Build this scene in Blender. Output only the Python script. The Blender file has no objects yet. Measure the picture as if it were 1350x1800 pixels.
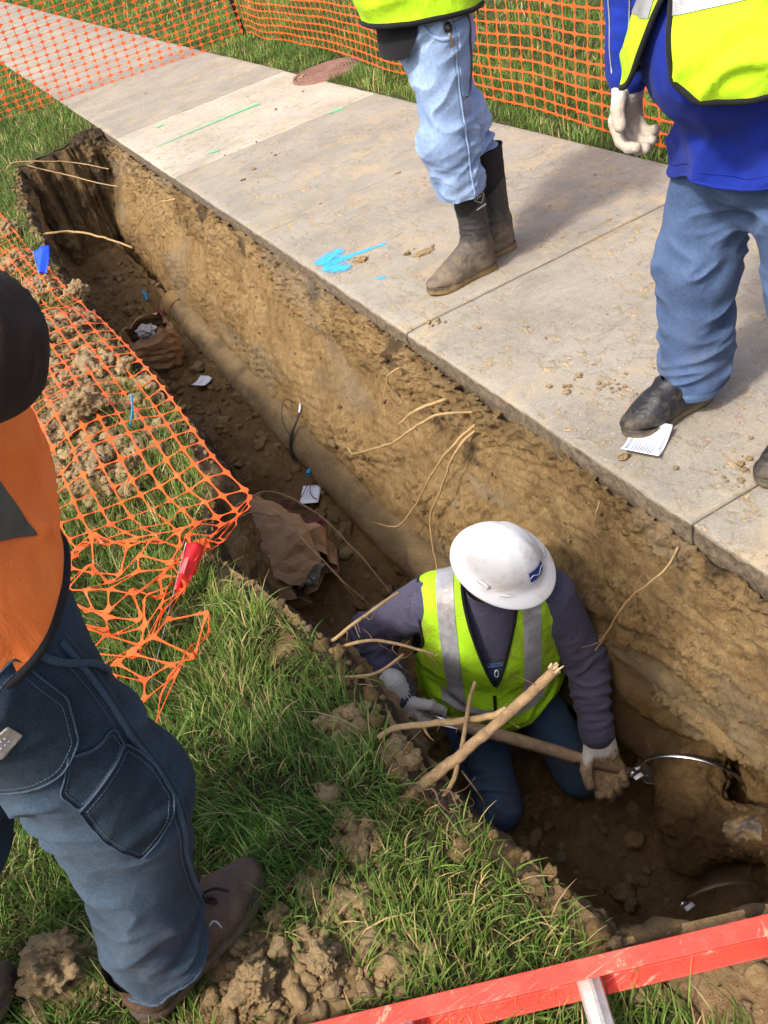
import bpy, math, time
import numpy as np
from mathutils import Matrix, Vector

# ------------------------------------------------------------------ scene, camera, light
scene = bpy.context.scene
COL = scene.collection
cam_data = bpy.data.cameras.new("camera")
cam = bpy.data.objects.new("camera", cam_data)
COL.objects.link(cam)
cam_data.sensor_fit = 'VERTICAL'
cam_data.sensor_height = 36.0
cam_data.lens = 1535.0 / 1800.0 * 36.0
cam_data.clip_start = 0.05
cam_data.clip_end = 400.0
CAM_R = ((0.8550, 0.4670, -0.2240), (-0.4560, 0.4720, -0.7550), (-0.2470, 0.7470, 0.6170))
_m = Matrix(CAM_R).to_quaternion().normalized().to_matrix().to_4x4()
CAM_H = 1.55
_m.translation = Vector((0, 0, CAM_H))
cam.matrix_world = _m
scene.camera = cam

SUN_AZ = math.radians(19.0)      # shadows run along +x turned this much towards +y
SUN_EL = math.radians(52.0)
world = bpy.data.worlds.new("World")
scene.world = world
world.use_nodes = True
_nt = world.node_tree
_bg = _nt.nodes["Background"]
_sky = _nt.nodes.new("ShaderNodeTexSky")
_sky.sky_type = 'NISHITA'
_sky.sun_disc = False
_sky.sun_elevation = SUN_EL
to_sun = Vector((-math.cos(SUN_AZ) * math.cos(SUN_EL), -math.sin(SUN_AZ) * math.cos(SUN_EL), math.sin(SUN_EL)))
_sky.sun_rotation = math.atan2(to_sun.x, to_sun.y)
_sky.air_density = 1.0
_sky.dust_density = 5.0
_bg.inputs[1].default_value = 0.15
_nt.links.new(_sky.outputs[0], _bg.inputs[0])
sun_data = bpy.data.lights.new("sun", 'SUN')
sun_data.energy = 2.05
sun_data.angle = math.radians(5.0)
sun_data.color = (1.0, 0.96, 0.90)
sun = bpy.data.objects.new("sun", sun_data)
COL.objects.link(sun)
sun.rotation_euler = to_sun.to_track_quat('Z', 'Y').to_euler()
sun.location = (-20, -5, 25)
scene.view_settings.view_transform = 'Standard'
scene.view_settings.look = 'None'
scene.view_settings.exposure = 0.98
scene.view_settings.gamma = 1.0
scene.render.engine = 'CYCLES'
scene.cycles.use_denoising = True
scene.cycles.max_bounces = 8
scene.cycles.transparent_max_bounces = 12

rng = np.random.default_rng(7)
A = np.array

# ------------------------------------------------------------------ noise
_perm = np.random.default_rng(3).permutation(256)
_perm = np.concatenate([_perm, _perm, _perm])
_g = np.random.default_rng(5).normal(size=(256, 3))
_g /= np.linalg.norm(_g, axis=1)[:, None]
_g = _g.astype(np.float32); _perm = _perm.astype(np.int32)
def noise3(P):
    P = np.asarray(P, float)
    fl = np.floor(P); f = (P - fl).astype(np.float32); i = fl.astype(np.int32) & 255
    u = f * f * f * (f * (f * 6 - 15) + 10)
    out = np.zeros(len(P), np.float32)
    for dx in (0, 1):
        wx = u[:, 0] if dx else 1 - u[:, 0]
        for dy in (0, 1):
            wy = u[:, 1] if dy else 1 - u[:, 1]
            for dz in (0, 1):
                wz = u[:, 2] if dz else 1 - u[:, 2]
                h = _perm[_perm[_perm[(i[:, 0] + dx) & 255] + ((i[:, 1] + dy) & 255)] + ((i[:, 2] + dz) & 255)]
                g = _g[h]
                out += wx * wy * wz * (g[:, 0] * (f[:, 0] - dx) + g[:, 1] * (f[:, 1] - dy) + g[:, 2] * (f[:, 2] - dz))
    return out.astype(float) * 1.5
def fbm(P, octv=4, gain=0.5, lac=2.03):
    P = np.asarray(P, float); s = np.zeros(len(P)); a = 1.0
    for k in range(octv):
        s += a * noise3(P + 17.3 * k); P = P * lac; a *= gain
    return s
def ridge(P, octv=3, gain=0.5):
    P = np.asarray(P, float); s = np.zeros(len(P)); a = 1.0
    for k in range(octv):
        s += a * (1 - 2.2 * np.abs(noise3(P + 9.1 * k))); P = P * 2.1; a *= gain
    return s
def sstep(a, b, x):
    t = np.clip((x - a) / (b - a), 0, 1); return t * t * (3 - 2 * t)
def nrm(v):
    v = np.asarray(v, float); return v / np.linalg.norm(v)

# ------------------------------------------------------------------ mesh helpers
def add_mesh(name, V, F, mat=None, parent=None, smooth=True, col=None):
    V = np.ascontiguousarray(V, np.float32)
    if isinstance(F, np.ndarray): F = [F]
    F = [np.asarray(f, np.int32) for f in F if len(f)]
    me = bpy.data.meshes.new(name)
    me.vertices.add(len(V)); me.vertices.foreach_set("co", V.ravel())
    nl = sum(f.size for f in F); npoly = sum(len(f) for f in F)
    me.loops.add(nl); me.polygons.add(npoly)
    me.loops.foreach_set("vertex_index", np.concatenate([f.ravel() for f in F]))
    tot = np.concatenate([np.full(len(f), f.shape[1], np.int32) for f in F])
    me.polygons.foreach_set("loop_start", np.concatenate([[0], np.cumsum(tot)[:-1]]).astype(np.int32))
    me.polygons.foreach_set("loop_total", tot)
    me.polygons.foreach_set("use_smooth", np.full(npoly, bool(smooth)))
    if col is not None:
        c = np.ones((len(V), 4), np.float32); col = np.asarray(col, np.float32); c[:, :col.shape[1]] = col
        at = me.color_attributes.new("Col", 'FLOAT_COLOR', 'POINT'); at.data.foreach_set("color", c.ravel())
    me.update(calc_edges=True); me.validate()
    ob = bpy.data.objects.new(name, me); COL.objects.link(ob)
    if mat is not None: me.materials.append(mat)
    if parent is not None: ob.parent = parent
    return ob
def empty(name, loc=(0, 0, 0)):
    o = bpy.data.objects.new(name, None); COL.objects.link(o); o.location = loc; o.empty_display_size = 0.1
    return o
def under(parent, ob):
    """parent a world-space mesh to an Empty, keeping it where it is"""
    ob.parent = parent
    ob.matrix_parent_inverse = Matrix.Translation(-Vector(parent.location))
    return ob
def tag(o, label=None, cat=None, group=None, kind=None):
    if label: o["label"] = label
    if cat: o["category"] = cat
    if group: o["group"] = group
    if kind: o["kind"] = kind
    return o
def merge(parts):
    Vs, Fs, n = [], {}, 0
    for V, F in parts:
        if isinstance(F, np.ndarray): F = [F]
        for f in F: Fs.setdefault(f.shape[1], []).append(f + n)
        Vs.append(V); n += len(V)
    return np.concatenate(Vs), [np.concatenate(v) for v in Fs.values()]
def normals(V, F):
    n = np.cross(V[F[:, 1]] - V[F[:, 0]], V[F[:, 2]] - V[F[:, 0]])
    out = np.zeros_like(V)
    for k in range(F.shape[1]): np.add.at(out, F[:, k], n)
    return out / np.maximum(np.linalg.norm(out, axis=1), 1e-12)[:, None]
def grid_faces(nu, nv, wrap_u=False, wrap_v=False):
    i = np.arange(nu if wrap_u else nu - 1); j = np.arange(nv if wrap_v else nv - 1)
    I, J = np.meshgrid(i, j, indexing='ij'); I2 = (I + 1) % nu; J2 = (J + 1) % nv
    return np.stack([I * nv + J, I2 * nv + J, I2 * nv + J2, I * nv + J2], -1).reshape(-1, 4)
def catmull(P, n):
    P = np.asarray(P, float); m = len(P)
    Q = np.vstack([2 * P[0] - P[1], P, 2 * P[-1] - P[-2]])
    t = np.linspace(0, m - 1 - 1e-9, n); i = t.astype(int); f = (t - i)[:, None]
    a, b, c, d = Q[i], Q[i + 1], Q[i + 2], Q[i + 3]
    return 0.5 * (2 * b + (c - a) * f + (2 * a - 5 * b + 4 * c - d) * f ** 2 + (3 * b - a - 3 * c + d) * f ** 3)
def tube(P, r, n=8, closed=False, flat=1.0, up=None):
    P = np.asarray(P, float); m = len(P); r = np.broadcast_to(np.asarray(r, float), (m,))
    T = np.roll(P, -1, 0) - np.roll(P, 1, 0) if closed else np.gradient(P, axis=0)
    T /= np.maximum(np.linalg.norm(T, axis=1), 1e-9)[:, None]
    N = np.zeros_like(P); u = A(up, float) if up is not None else (A([0, 0, 1.]) if abs(T[0][2]) < .9 else A([1., 0, 0]))
    for k in range(m):
        if up is not None: u = A(up, float)
        v = u - T[k] * u.dot(T[k]); v /= max(np.linalg.norm(v), 1e-9); N[k] = v; u = v
    B = np.cross(T, N); a = np.linspace(0, 2 * math.pi, n, endpoint=False)
    V = P[:, None] + r[:, None, None] * (np.cos(a)[None, :, None] * B[:, None] + flat * np.sin(a)[None, :, None] * N[:, None])
    V = V.reshape(-1, 3)
    if closed: return V, [grid_faces(m, n, True, True)]
    F = grid_faces(m, n, False, True)
    c = len(V); V = np.vstack([V, P[0], P[-1]])
    j = np.arange(n); j2 = (j + 1) % n
    caps = np.concatenate([np.stack([np.full(n, c), j2, j], 1), np.stack([np.full(n, c + 1), (m - 1) * n + j, (m - 1) * n + j2], 1)])
    return V, [F, caps]
def box(c, s, R=None, bev=0.0):
    """box with chamfered edges, centre c, full sizes s"""
    c = A(c, float); h = A(s, float) / 2
    if bev <= 0:
        V = A([[x, y, z] for x in (-1, 1) for y in (-1, 1) for z in (-1, 1)], float) * h
        F = A([[0, 1, 3, 2], [4, 6, 7, 5], [0, 4, 5, 1], [2, 3, 7, 6], [0, 2, 6, 4], [1, 5, 7, 3]])
        F = [F]
    else:
        V = []; idx = {}
        for x in (-1, 1):
            for y in (-1, 1):
                for z in (-1, 1):
                    for ax in range(3):
                        p = A([x, y, z], float) * (h - bev); p[ax] = (x, y, z)[ax] * h[ax]
                        idx[(x, y, z, ax)] = len(V); V.append(p)
        V = A(V); Q = []; T = []
        for ax in range(3):
            o = [k for k in range(3) if k != ax]
            for s_ in (-1, 1):
                q = []
                for p_, q_ in ((-1, -1), (1, -1), (1, 1), (-1, 1)):
                    k = [0, 0, 0]; k[ax] = s_; k[o[0]] = p_; k[o[1]] = q_
                    q.append(idx[(*k, ax)])
                Q.append(q)
                for s2 in (-1, 1):
                    pass
        for ax in range(3):
            o = [k for k in range(3) if k != ax]
            for s0 in (-1, 1):
                for s1 in (-1, 1):
                    k = [0, 0, 0]; k[o[0]] = s0; k[o[1]] = s1
                    a1 = list(k); a1[ax] = -1; a2 = list(k); a2[ax] = 1
                    Q.append([idx[(*a1, o[0])], idx[(*a2, o[0])], idx[(*a2, o[1])], idx[(*a1, o[1])]])
        for x in (-1, 1):
            for y in (-1, 1):
                for z in (-1, 1): T.append([idx[(x, y, z, 0)], idx[(x, y, z, 1)], idx[(x, y, z, 2)]])
        F = [A(Q), A(T)]
    if R is not None: V = V @ np.asarray(R, float).T
    return V + c, F
def lathe(prof, n=32, axis=(0, 0, 1), c=(0, 0, 0), sx=1, sy=1):
    prof = A(prof, float); a = np.linspace(0, 2 * math.pi, n, endpoint=False)
    V = np.stack([prof[:, 0, None] * np.cos(a) * sx, prof[:, 0, None] * np.sin(a) * sy, np.repeat(prof[:, 1, None], n, 1)], -1).reshape(-1, 3)
    return V + A(c, float), [grid_faces(len(prof), n, False, True)]
def frame(fwd, up=(0, 0, 1)):
    """columns: right, forward, up"""
    f = nrm(fwd); r = nrm(np.cross(f, up)); u = np.cross(r, f)
    return np.stack([r, f, u], 1)

_ico = None
def icosphere(sub):
    t = (1 + 5 ** .5) / 2
    V = [(-1, t, 0), (1, t, 0), (-1, -t, 0), (1, -t, 0), (0, -1, t), (0, 1, t), (0, -1, -t), (0, 1, -t), (t, 0, -1), (t, 0, 1), (-t, 0, -1), (-t, 0, 1)]
    F = [(0, 11, 5), (0, 5, 1), (0, 1, 7), (0, 7, 10), (0, 10, 11), (1, 5, 9), (5, 11, 4), (11, 10, 2), (10, 7, 6), (7, 1, 8), (3, 9, 4), (3, 4, 2), (3, 2, 6), (3, 6, 8), (3, 8, 9), (4, 9, 5), (2, 4, 11), (6, 2, 10), (8, 6, 7), (9, 8, 1)]
    V = [nrm(v) for v in V]
    for _ in range(sub):
        cache = {}; NF = []
        def mid(a, b):
            k = (min(a, b), max(a, b))
            if k not in cache: cache[k] = len(V); V.append(nrm(V[a] + V[b]))
            return cache[k]
        for a, b, c in F:
            ab, bc, ca = mid(a, b), mid(b, c), mid(c, a)
            NF += [(a, ab, ca), (b, bc, ab), (c, ca, bc), (ab, bc, ca)]
        F = NF
    return A(V), A(F)
def clod_shapes(n, sub, seed, rough=0.35):
    V0, F0 = icosphere(sub); out = []
    for k in range(n):
        d = fbm(V0 * 1.5 + 31.7 * (k + seed), 5, 0.6) - .35 * np.abs(fbm(V0 * 2.6 + 3.1 * (k + seed), 3, .6))
        fac = fbm(V0 * 0.9 + 11.3 * (k + seed), 1)
        V = V0 * (1 + rough * d + .25 * fac)[:, None] * (1 + .25 * np.sin(A([1.3, 2.1, 3.7]) * (k + seed)))
        out.append((V, F0))
    return out
def rot_rand(r):
    q = r.normal(size=4); q /= np.linalg.norm(q); w, x, y, z = q
    return A([[1 - 2 * (y * y + z * z), 2 * (x * y - z * w), 2 * (x * z + y * w)], [2 * (x * y + z * w), 1 - 2 * (x * x + z * z), 2 * (y * z - x * w)], [2 * (x * z - y * w), 2 * (y * z + x * w), 1 - 2 * (x * x + y * y)]])

# ------------------------------------------------------------------ implicit surfaces
def rc(a, b, ra, rb, flat=1.0, side=None):
    """tapered capsule; flat<1 squashes it across `side`"""
    a = A(a, float); b = A(b, float); ab = b - a; L2 = max(ab.dot(ab), 1e-12)
    ax = ab / math.sqrt(L2)
    if flat != 1.0:
        s = A(side, float) - ax * ax.dot(A(side, float)); s = nrm(s); f = np.cross(ax, s)
    def d(P):
        q = P - a; t = np.clip(q @ ab / L2, 0, 1); r = ra + (rb - ra) * t
        q = q - t[:, None] * ab
        if flat == 1.0: return np.linalg.norm(q, axis=1) - r
        fq = q @ f
        q2 = np.einsum('ij,ij->i', q, q) - fq * fq + (fq / flat) ** 2
        return (np.sqrt(np.maximum(q2, 0)) - r) * (0.5 + 0.5 * flat)
    d.bb = (np.minimum(a - ra, b - rb), np.maximum(a + ra, b + rb))
    return d
def ell(c, r, R=None):
    c = A(c, float); r = A(r, float)
    def d(P):
        q = P - c
        if R is not None: q = q @ R
        k = np.linalg.norm(q / r, axis=1)
        return (k - 1) * r.min() * .6 + (k - 1) * r.mean() * .4
    m = r.max(); d.bb = (c - m, c + m)
    return d
def union(parts, k=0.02):
    def d(P):
        out = parts[0](P)
        for p in parts[1:]:
            e = p(P); h = np.maximum(k - np.abs(out - e), 0) / k
            out = np.minimum(out, e) - h * h * k * .25
        return out
    d.bb = (np.min([p.bb[0] for p in parts], 0), np.max([p.bb[1] for p in parts], 0))
    return d
def surface(f, h, pad=0.02, lo=None, hi=None):
    """naive surface nets -> V, triangles"""
    lo = (f.bb[0] if lo is None else A(lo, float)) - pad - 2 * h; hi = (f.bb[1] if hi is None else A(hi, float)) + pad + 2 * h
    B = 6
    nb = np.ceil((hi - lo) / (h * B)).astype(int); n = nb * B + 1
    G = np.full(n, 1.0, np.float32)
    bi = np.stack(np.meshgrid(*[np.arange(k) for k in nb], indexing='ij'), -1).reshape(-1, 3)
    cen = lo + (bi + .5) * B * h
    val = f(cen)
    act = np.abs(val) < B * h * 1.3 + .01
    inn = (val < 0) & ~act
    for b in bi[inn]: G[b[0] * B:b[0] * B + B + 1, b[1] * B:b[1] * B + B + 1, b[2] * B:b[2] * B + B + 1] = -1
    loc = np.stack(np.meshgrid(*[np.arange(B + 1)] * 3, indexing='ij'), -1).reshape(-1, 3)
    ab = bi[act]
    for s in range(0, len(ab), 1500):
        q = (ab[s:s + 1500, None] * B + loc[None]).reshape(-1, 3)
        v = f(lo + q * h)
        G[q[:, 0], q[:, 1], q[:, 2]] = v
    S = G < 0
    cs = [G[x:n[0] - 1 + x, y:n[1] - 1 + y, z:n[2] - 1 + z] for x in (0, 1) for y in (0, 1) for z in (0, 1)]
    sg = sum((c < 0).astype(np.int8) for c in cs)
    mask = (sg > 0) & (sg < 8)
    ids = np.full(mask.shape, -1, np.int64); idx = np.argwhere(mask); ids[mask] = np.arange(len(idx))
    acc = np.zeros((len(idx), 3)); cnt = np.zeros(len(idx))
    off = A([[x, y, z] for x in (0, 1) for y in (0, 1) for z in (0, 1)])
    cv = np.stack([c[mask] for c in cs], 1)
    for a in range(8):
        for b in range(a + 1, 8):
            if np.abs(off[a] - off[b]).sum() != 1: continue
            va, vb = cv[:, a], cv[:, b]; m = (va < 0) != (vb < 0)
            t = np.where(m, va / np.where(m, va - vb, 1), 0)
            acc += m[:, None] * (off[a] + t[:, None] * (off[b] - off[a])); cnt += m
    V = lo + (idx + acc / cnt[:, None]) * h
    Q = []
    for ax in range(3):
        o1, o2 = (ax + 1) % 3, (ax + 2) % 3
        sl0 = [slice(None)] * 3; sl1 = [slice(None)] * 3; sl0[ax] = slice(0, -1); sl1[ax] = slice(1, None)
        s0, s1 = S[tuple(sl0)], S[tuple(sl1)]
        e = np.argwhere(s0 != s1)
        e = e[(e[:, o1] > 0) & (e[:, o2] > 0) & (e[:, o1] < n[o1] - 1) & (e[:, o2] < n[o2] - 1)]
        d1 = np.zeros(3, int); d1[o1] = 1; d2 = np.zeros(3, int); d2[o2] = 1
        g = lambda c: ids[c[:, 0], c[:, 1], c[:, 2]]
        q = np.stack([g(e), g(e - d1), g(e - d1 - d2), g(e - d2)], 1)
        flip = s0[tuple(e.T)]
        q[~flip] = q[~flip][:, ::-1]
        Q.append(q)
    Q = np.concatenate(Q); Q = Q[(Q >= 0).all(1)][:, ::-1]
    T = np.concatenate([Q[:, [0, 1, 2]], Q[:, [0, 2, 3]]])
    # make sure the normals look outward
    c = V[T].mean(1); nn = np.cross(V[T[:, 1]] - V[T[:, 0]], V[T[:, 2]] - V[T[:, 0]])
    ln = np.linalg.norm(nn, axis=1); ok = ln > 1e-14
    s = np.sign(f(c[ok][:2000] + nn[ok][:2000] / ln[ok][:2000, None] * h)).sum()
    if s < 0: T = T[:, ::-1]
    return V, T
def clip(V, F, val):
    ins = val > 0; n = ins[F].sum(1)
    out = [F[n == 3]]; N = len(V); keys = []
    f1 = F[n == 1]; r = np.argmax(ins[f1], 1) if len(f1) else np.zeros(0, int)
    f1 = np.stack([f1[np.arange(len(f1)), (r + k) % 3] for k in range(3)], 1) if len(f1) else f1
    f2 = F[n == 2]; r = np.argmin(ins[f2], 1) if len(f2) else np.zeros(0, int)
    f2 = np.stack([f2[np.arange(len(f2)), (r + k) % 3] for k in range(3)], 1) if len(f2) else f2
    def key(a, b): return np.minimum(a, b) * N + np.maximum(a, b)
    k = [key(f1[:, 0], f1[:, 1]), key(f1[:, 0], f1[:, 2]), key(f2[:, 0], f2[:, 1]), key(f2[:, 0], f2[:, 2])]
    u, inv = np.unique(np.concatenate(k), return_inverse=True)
    a, b = u // N, u % N; t = (val[a] / (val[a] - val[b]))[:, None]
    NV = V[a] + t * (V[b] - V[a]); inv = inv + N
    p = np.cumsum([0] + [len(x) for x in k]); i0, i1, i2, i3 = [inv[p[q]:p[q + 1]] for q in range(4)]
    out.append(np.stack([f1[:, 0], i0, i1], 1))
    out.append(np.stack([i2, f2[:, 1], f2[:, 2]], 1)); out.append(np.stack([i2, f2[:, 2], i3], 1))
    F = np.concatenate(out); V = np.vstack([V, NV])
    used = np.unique(F); m = np.full(len(V), -1); m[used] = np.arange(len(used))
    return V[used], m[F]
def boundary(V, F):
    e = np.concatenate([F[:, [0, 1]], F[:, [1, 2]], F[:, [2, 0]]]); s = np.sort(e, 1)
    k = s[:, 0] * len(V) + s[:, 1]; u, c = np.unique(k, return_counts=True)
    b = e[np.isin(k, u[c == 1])]
    nxt = {}
    for x, y in b: nxt.setdefault(int(x), []).append(int(y))
    loops = []
    while nxt:
        st = next(iter(nxt)); loop = [st]; cur = st
        while cur in nxt:
            q = nxt[cur].pop()
            if not nxt[cur]: del nxt[cur]
            cur = q
            if cur == st: break
            loop.append(cur)
        if len(loop) > 6: loops.append(V[loop])
    return loops
def resample(P, step, closed=True):
    Q = np.vstack([P, P[:1]]) if closed else P
    L = np.concatenate([[0], np.cumsum(np.linalg.norm(np.diff(Q, axis=0), axis=1))])
    n = max(int(L[-1] / step), 6); t = np.linspace(0, L[-1], n, endpoint=not closed)
    return np.stack([np.interp(t, L, Q[:, k]) for k in range(3)], 1)
def lsmooth(P, it=2, closed=True):
    for _ in range(it):
        Q = (np.roll(P, 1, 0) + 2 * P + np.roll(P, -1, 0)) / 4
        if not closed: Q[0], Q[-1] = P[0], P[-1]
        P = Q
    return P
def thicken(V, F, t):
    """closed shell of thickness t grown inward from an open triangle sheet"""
    n = normals(V, F); N = len(V)
    e = np.concatenate([F[:, [0, 1]], F[:, [1, 2]], F[:, [2, 0]]]); s = np.sort(e, 1)
    k = s[:, 0] * N + s[:, 1]; u, c = np.unique(k, return_counts=True); b = e[np.isin(k, u[c == 1])]
    side = np.stack([b[:, 1], b[:, 0], b[:, 0] + N, b[:, 1] + N], 1)
    return np.vstack([V, V - n * t]), [np.concatenate([F, F[:, ::-1] + N]), side]
# ------------------------------------------------------------------ materials
class Mat:
    def __init__(s, name, rough=0.7, spec=0.3, metal=0.0):
        s.m = bpy.data.materials.new(name); s.m.use_nodes = True
        s.nt = s.m.node_tree; s.bsdf = s.nt.nodes["Principled BSDF"]
        s.set('Roughness', rough); s.set('Specular IOR Level', spec); s.set('Metallic', metal)
        s.co = None
    def set(s, k, v):
        i = s.bsdf.inputs[k]
        if isinstance(v, bpy.types.NodeSocket): s.nt.links.new(v, i)
        else: i.default_value = (*v, 1) if isinstance(v, tuple) and len(v) == 3 else v
    def node(s, t, **kw):
        n = s.nt.nodes.new(t)
        for k, v in kw.items(): setattr(n, k, v)
        return n
    def coord(s, scale=(1, 1, 1), rot=(0, 0, 0)):
        if s.co is None: s.co = s.node("ShaderNodeNewGeometry").outputs['Position']
        if scale == (1, 1, 1) and rot == (0, 0, 0): return s.co
        mp = s.node("ShaderNodeMapping"); mp.inputs['Scale'].default_value = scale; mp.inputs['Rotation'].default_value = rot
        s.nt.links.new(s.co, mp.inputs['Vector']); return mp.outputs[0]
    def noise(s, scale, detail=4, rough=0.55, sc=(1, 1, 1), rot=(0, 0, 0), dist=0.0):
        n = s.node("ShaderNodeTexNoise"); n.inputs['Scale'].default_value = scale; n.inputs['Detail'].default_value = detail
        n.inputs['Roughness'].default_value = rough; n.inputs['Distortion'].default_value = dist
        s.nt.links.new(s.coord(sc, rot), n.inputs['Vector']); return n.outputs['Fac']
    def voro(s, scale, feature='F1', sc=(1, 1, 1)):
        n = s.node("ShaderNodeTexVoronoi", feature=feature); n.inputs['Scale'].default_value = scale
        s.nt.links.new(s.coord(sc), n.inputs['Vector']); return n.outputs['Distance']
    def wave(s, scale, sc=(1, 1, 1), rot=(0, 0, 0), dist=0.0):
        n = s.node("ShaderNodeTexWave"); n.inputs['Scale'].default_value = scale; n.inputs['Distortion'].default_value = dist
        s.nt.links.new(s.coord(sc, rot), n.inputs['Vector']); return n.outputs['Fac']
    def ramp(s, fac, stops):
        n = s.node("ShaderNodeValToRGB"); e = n.color_ramp.elements
        while len(e) < len(stops): e.new(0.5)
        for k, (p, c) in enumerate(stops):
            e[k].position = p; e[k].color = (c, c, c, 1) if isinstance(c, (int, float)) else (*c, 1)
        s.nt.links.new(fac, n.inputs[0]); return n.outputs[0]
    def mix(s, a, b, fac, mode='MIX'):
        n = s.node("ShaderNodeMix", data_type='RGBA', blend_type=mode)
        for sock, v in ((n.inputs[0], fac), (n.inputs[6], a), (n.inputs[7], b)):
            if isinstance(v, bpy.types.NodeSocket): s.nt.links.new(v, sock)
            elif isinstance(v, tuple): sock.default_value = (*v, 1)
            else: sock.default_value = v
        return n.outputs[2]
    def math(s, op, a, b=0.0):
        n = s.node("ShaderNodeMath", operation=op)
        for k, v in enumerate((a, b)):
            if isinstance(v, bpy.types.NodeSocket): s.nt.links.new(v, n.inputs[k])
            else: n.inputs[k].default_value = v
        return n.outputs[0]
    def attr(s, name="Col", out='Color'):
        return s.node("ShaderNodeAttribute", attribute_name=name).outputs[out]
    def sep(s, col):
        n = s.node("ShaderNodeSeparateColor"); s.nt.links.new(col, n.inputs[0]); return n.outputs
    def bump(s, hgt, dist, strength=1.0, prev=None):
        n = s.node("ShaderNodeBump"); n.inputs['Strength'].default_value = strength; n.inputs['Distance'].default_value = dist
        s.nt.links.new(hgt, n.inputs['Height'])
        if prev is not None: s.nt.links.new(prev, n.inputs['Normal'])
        s.nt.links.new(n.outputs[0], s.bsdf.inputs['Normal']); return n.outputs[0]

def soil_mat(name, c_lo, c_mid, c_hi, dark=(0.045, 0.03, 0.019)):
    m = Mat(name, 0.95, 0.12)
    big = m.noise(2.2, 5, 0.6); mid = m.noise(14, 6, 0.65, dist=.4); fine = m.noise(110, 5, 0.7)
    c = m.ramp(m.math('ADD', m.math('MULTIPLY', big, .45), m.math('MULTIPLY', mid, .55)), [(0.3, c_lo), (0.5, c_mid), (0.7, c_hi)])
    c = m.mix(c, m.ramp(fine, [(.25, .45), (.75, 1.5)]), .55, 'MULTIPLY')
    sp = m.sep(m.attr())
    c = m.mix(c, m.mix(dark, (0.085, 0.06, 0.038), m.noise(60, 4)), sp[0])         # topsoil share
    c = m.mix(c, m.mix(c, (0.54, 0.48, 0.43), 1.0, 'MULTIPLY'), sp[1])               # darkening share
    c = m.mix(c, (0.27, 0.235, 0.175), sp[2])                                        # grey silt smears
    m.set('Base Color', c)
    b = m.bump(m.noise(38, 8, .75, dist=.3), 0.03, .75); b = m.bump(m.noise(190, 5, .75), 0.009, .9, b)
    return m.m
M = {}
M['soil'] = soil_mat("clay_soil", (0.165, 0.102, 0.042), (0.315, 0.205, 0.09), (0.44, 0.31, 0.148))
M['clod'] = soil_mat("dry_clay_clods", (0.33, 0.215, 0.10), (0.47, 0.325, 0.16), (0.58, 0.42, 0.235))
def lawn_mat():
    m = Mat("lawn_soil", 0.95, 0.1)
    c = m.ramp(m.noise(25, 6, .7), [(.3, (0.030, 0.035, 0.012)), (.5, (0.055, 0.05, 0.022)), (.7, (0.10, 0.085, 0.045))])
    c = m.mix(c, m.ramp(m.noise(30, 5, .7), [(.3, (0.16, 0.10, 0.045)), (.7, (0.30, 0.20, 0.10))]), m.sep(m.attr())[0])
    c = m.mix(c, (0.05, 0.075, 0.018), m.sep(m.attr())[1])
    m.set('Base Color', c); m.bump(m.noise(60, 6, .7), .02, .8); return m.m
M['lawn'] = lawn_mat()
def grass_mat():
    m = Mat("grass_blades", 0.7, 0.1)
    c = m.attr(); m.set('Base Color', c)
    tr = m.node("ShaderNodeBsdfTranslucent"); m.nt.links.new(c, tr.inputs[0])
    mx = m.node("ShaderNodeMixShader"); mx.inputs[0].default_value = 0.3
    m.nt.links.new(m.bsdf.outputs[0], mx.inputs[1]); m.nt.links.new(tr.outputs[0], mx.inputs[2])
    m.nt.links.new(mx.outputs[0], m.nt.nodes["Material Output"].inputs[0]); return m.m
M['grass'] = grass_mat()
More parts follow.
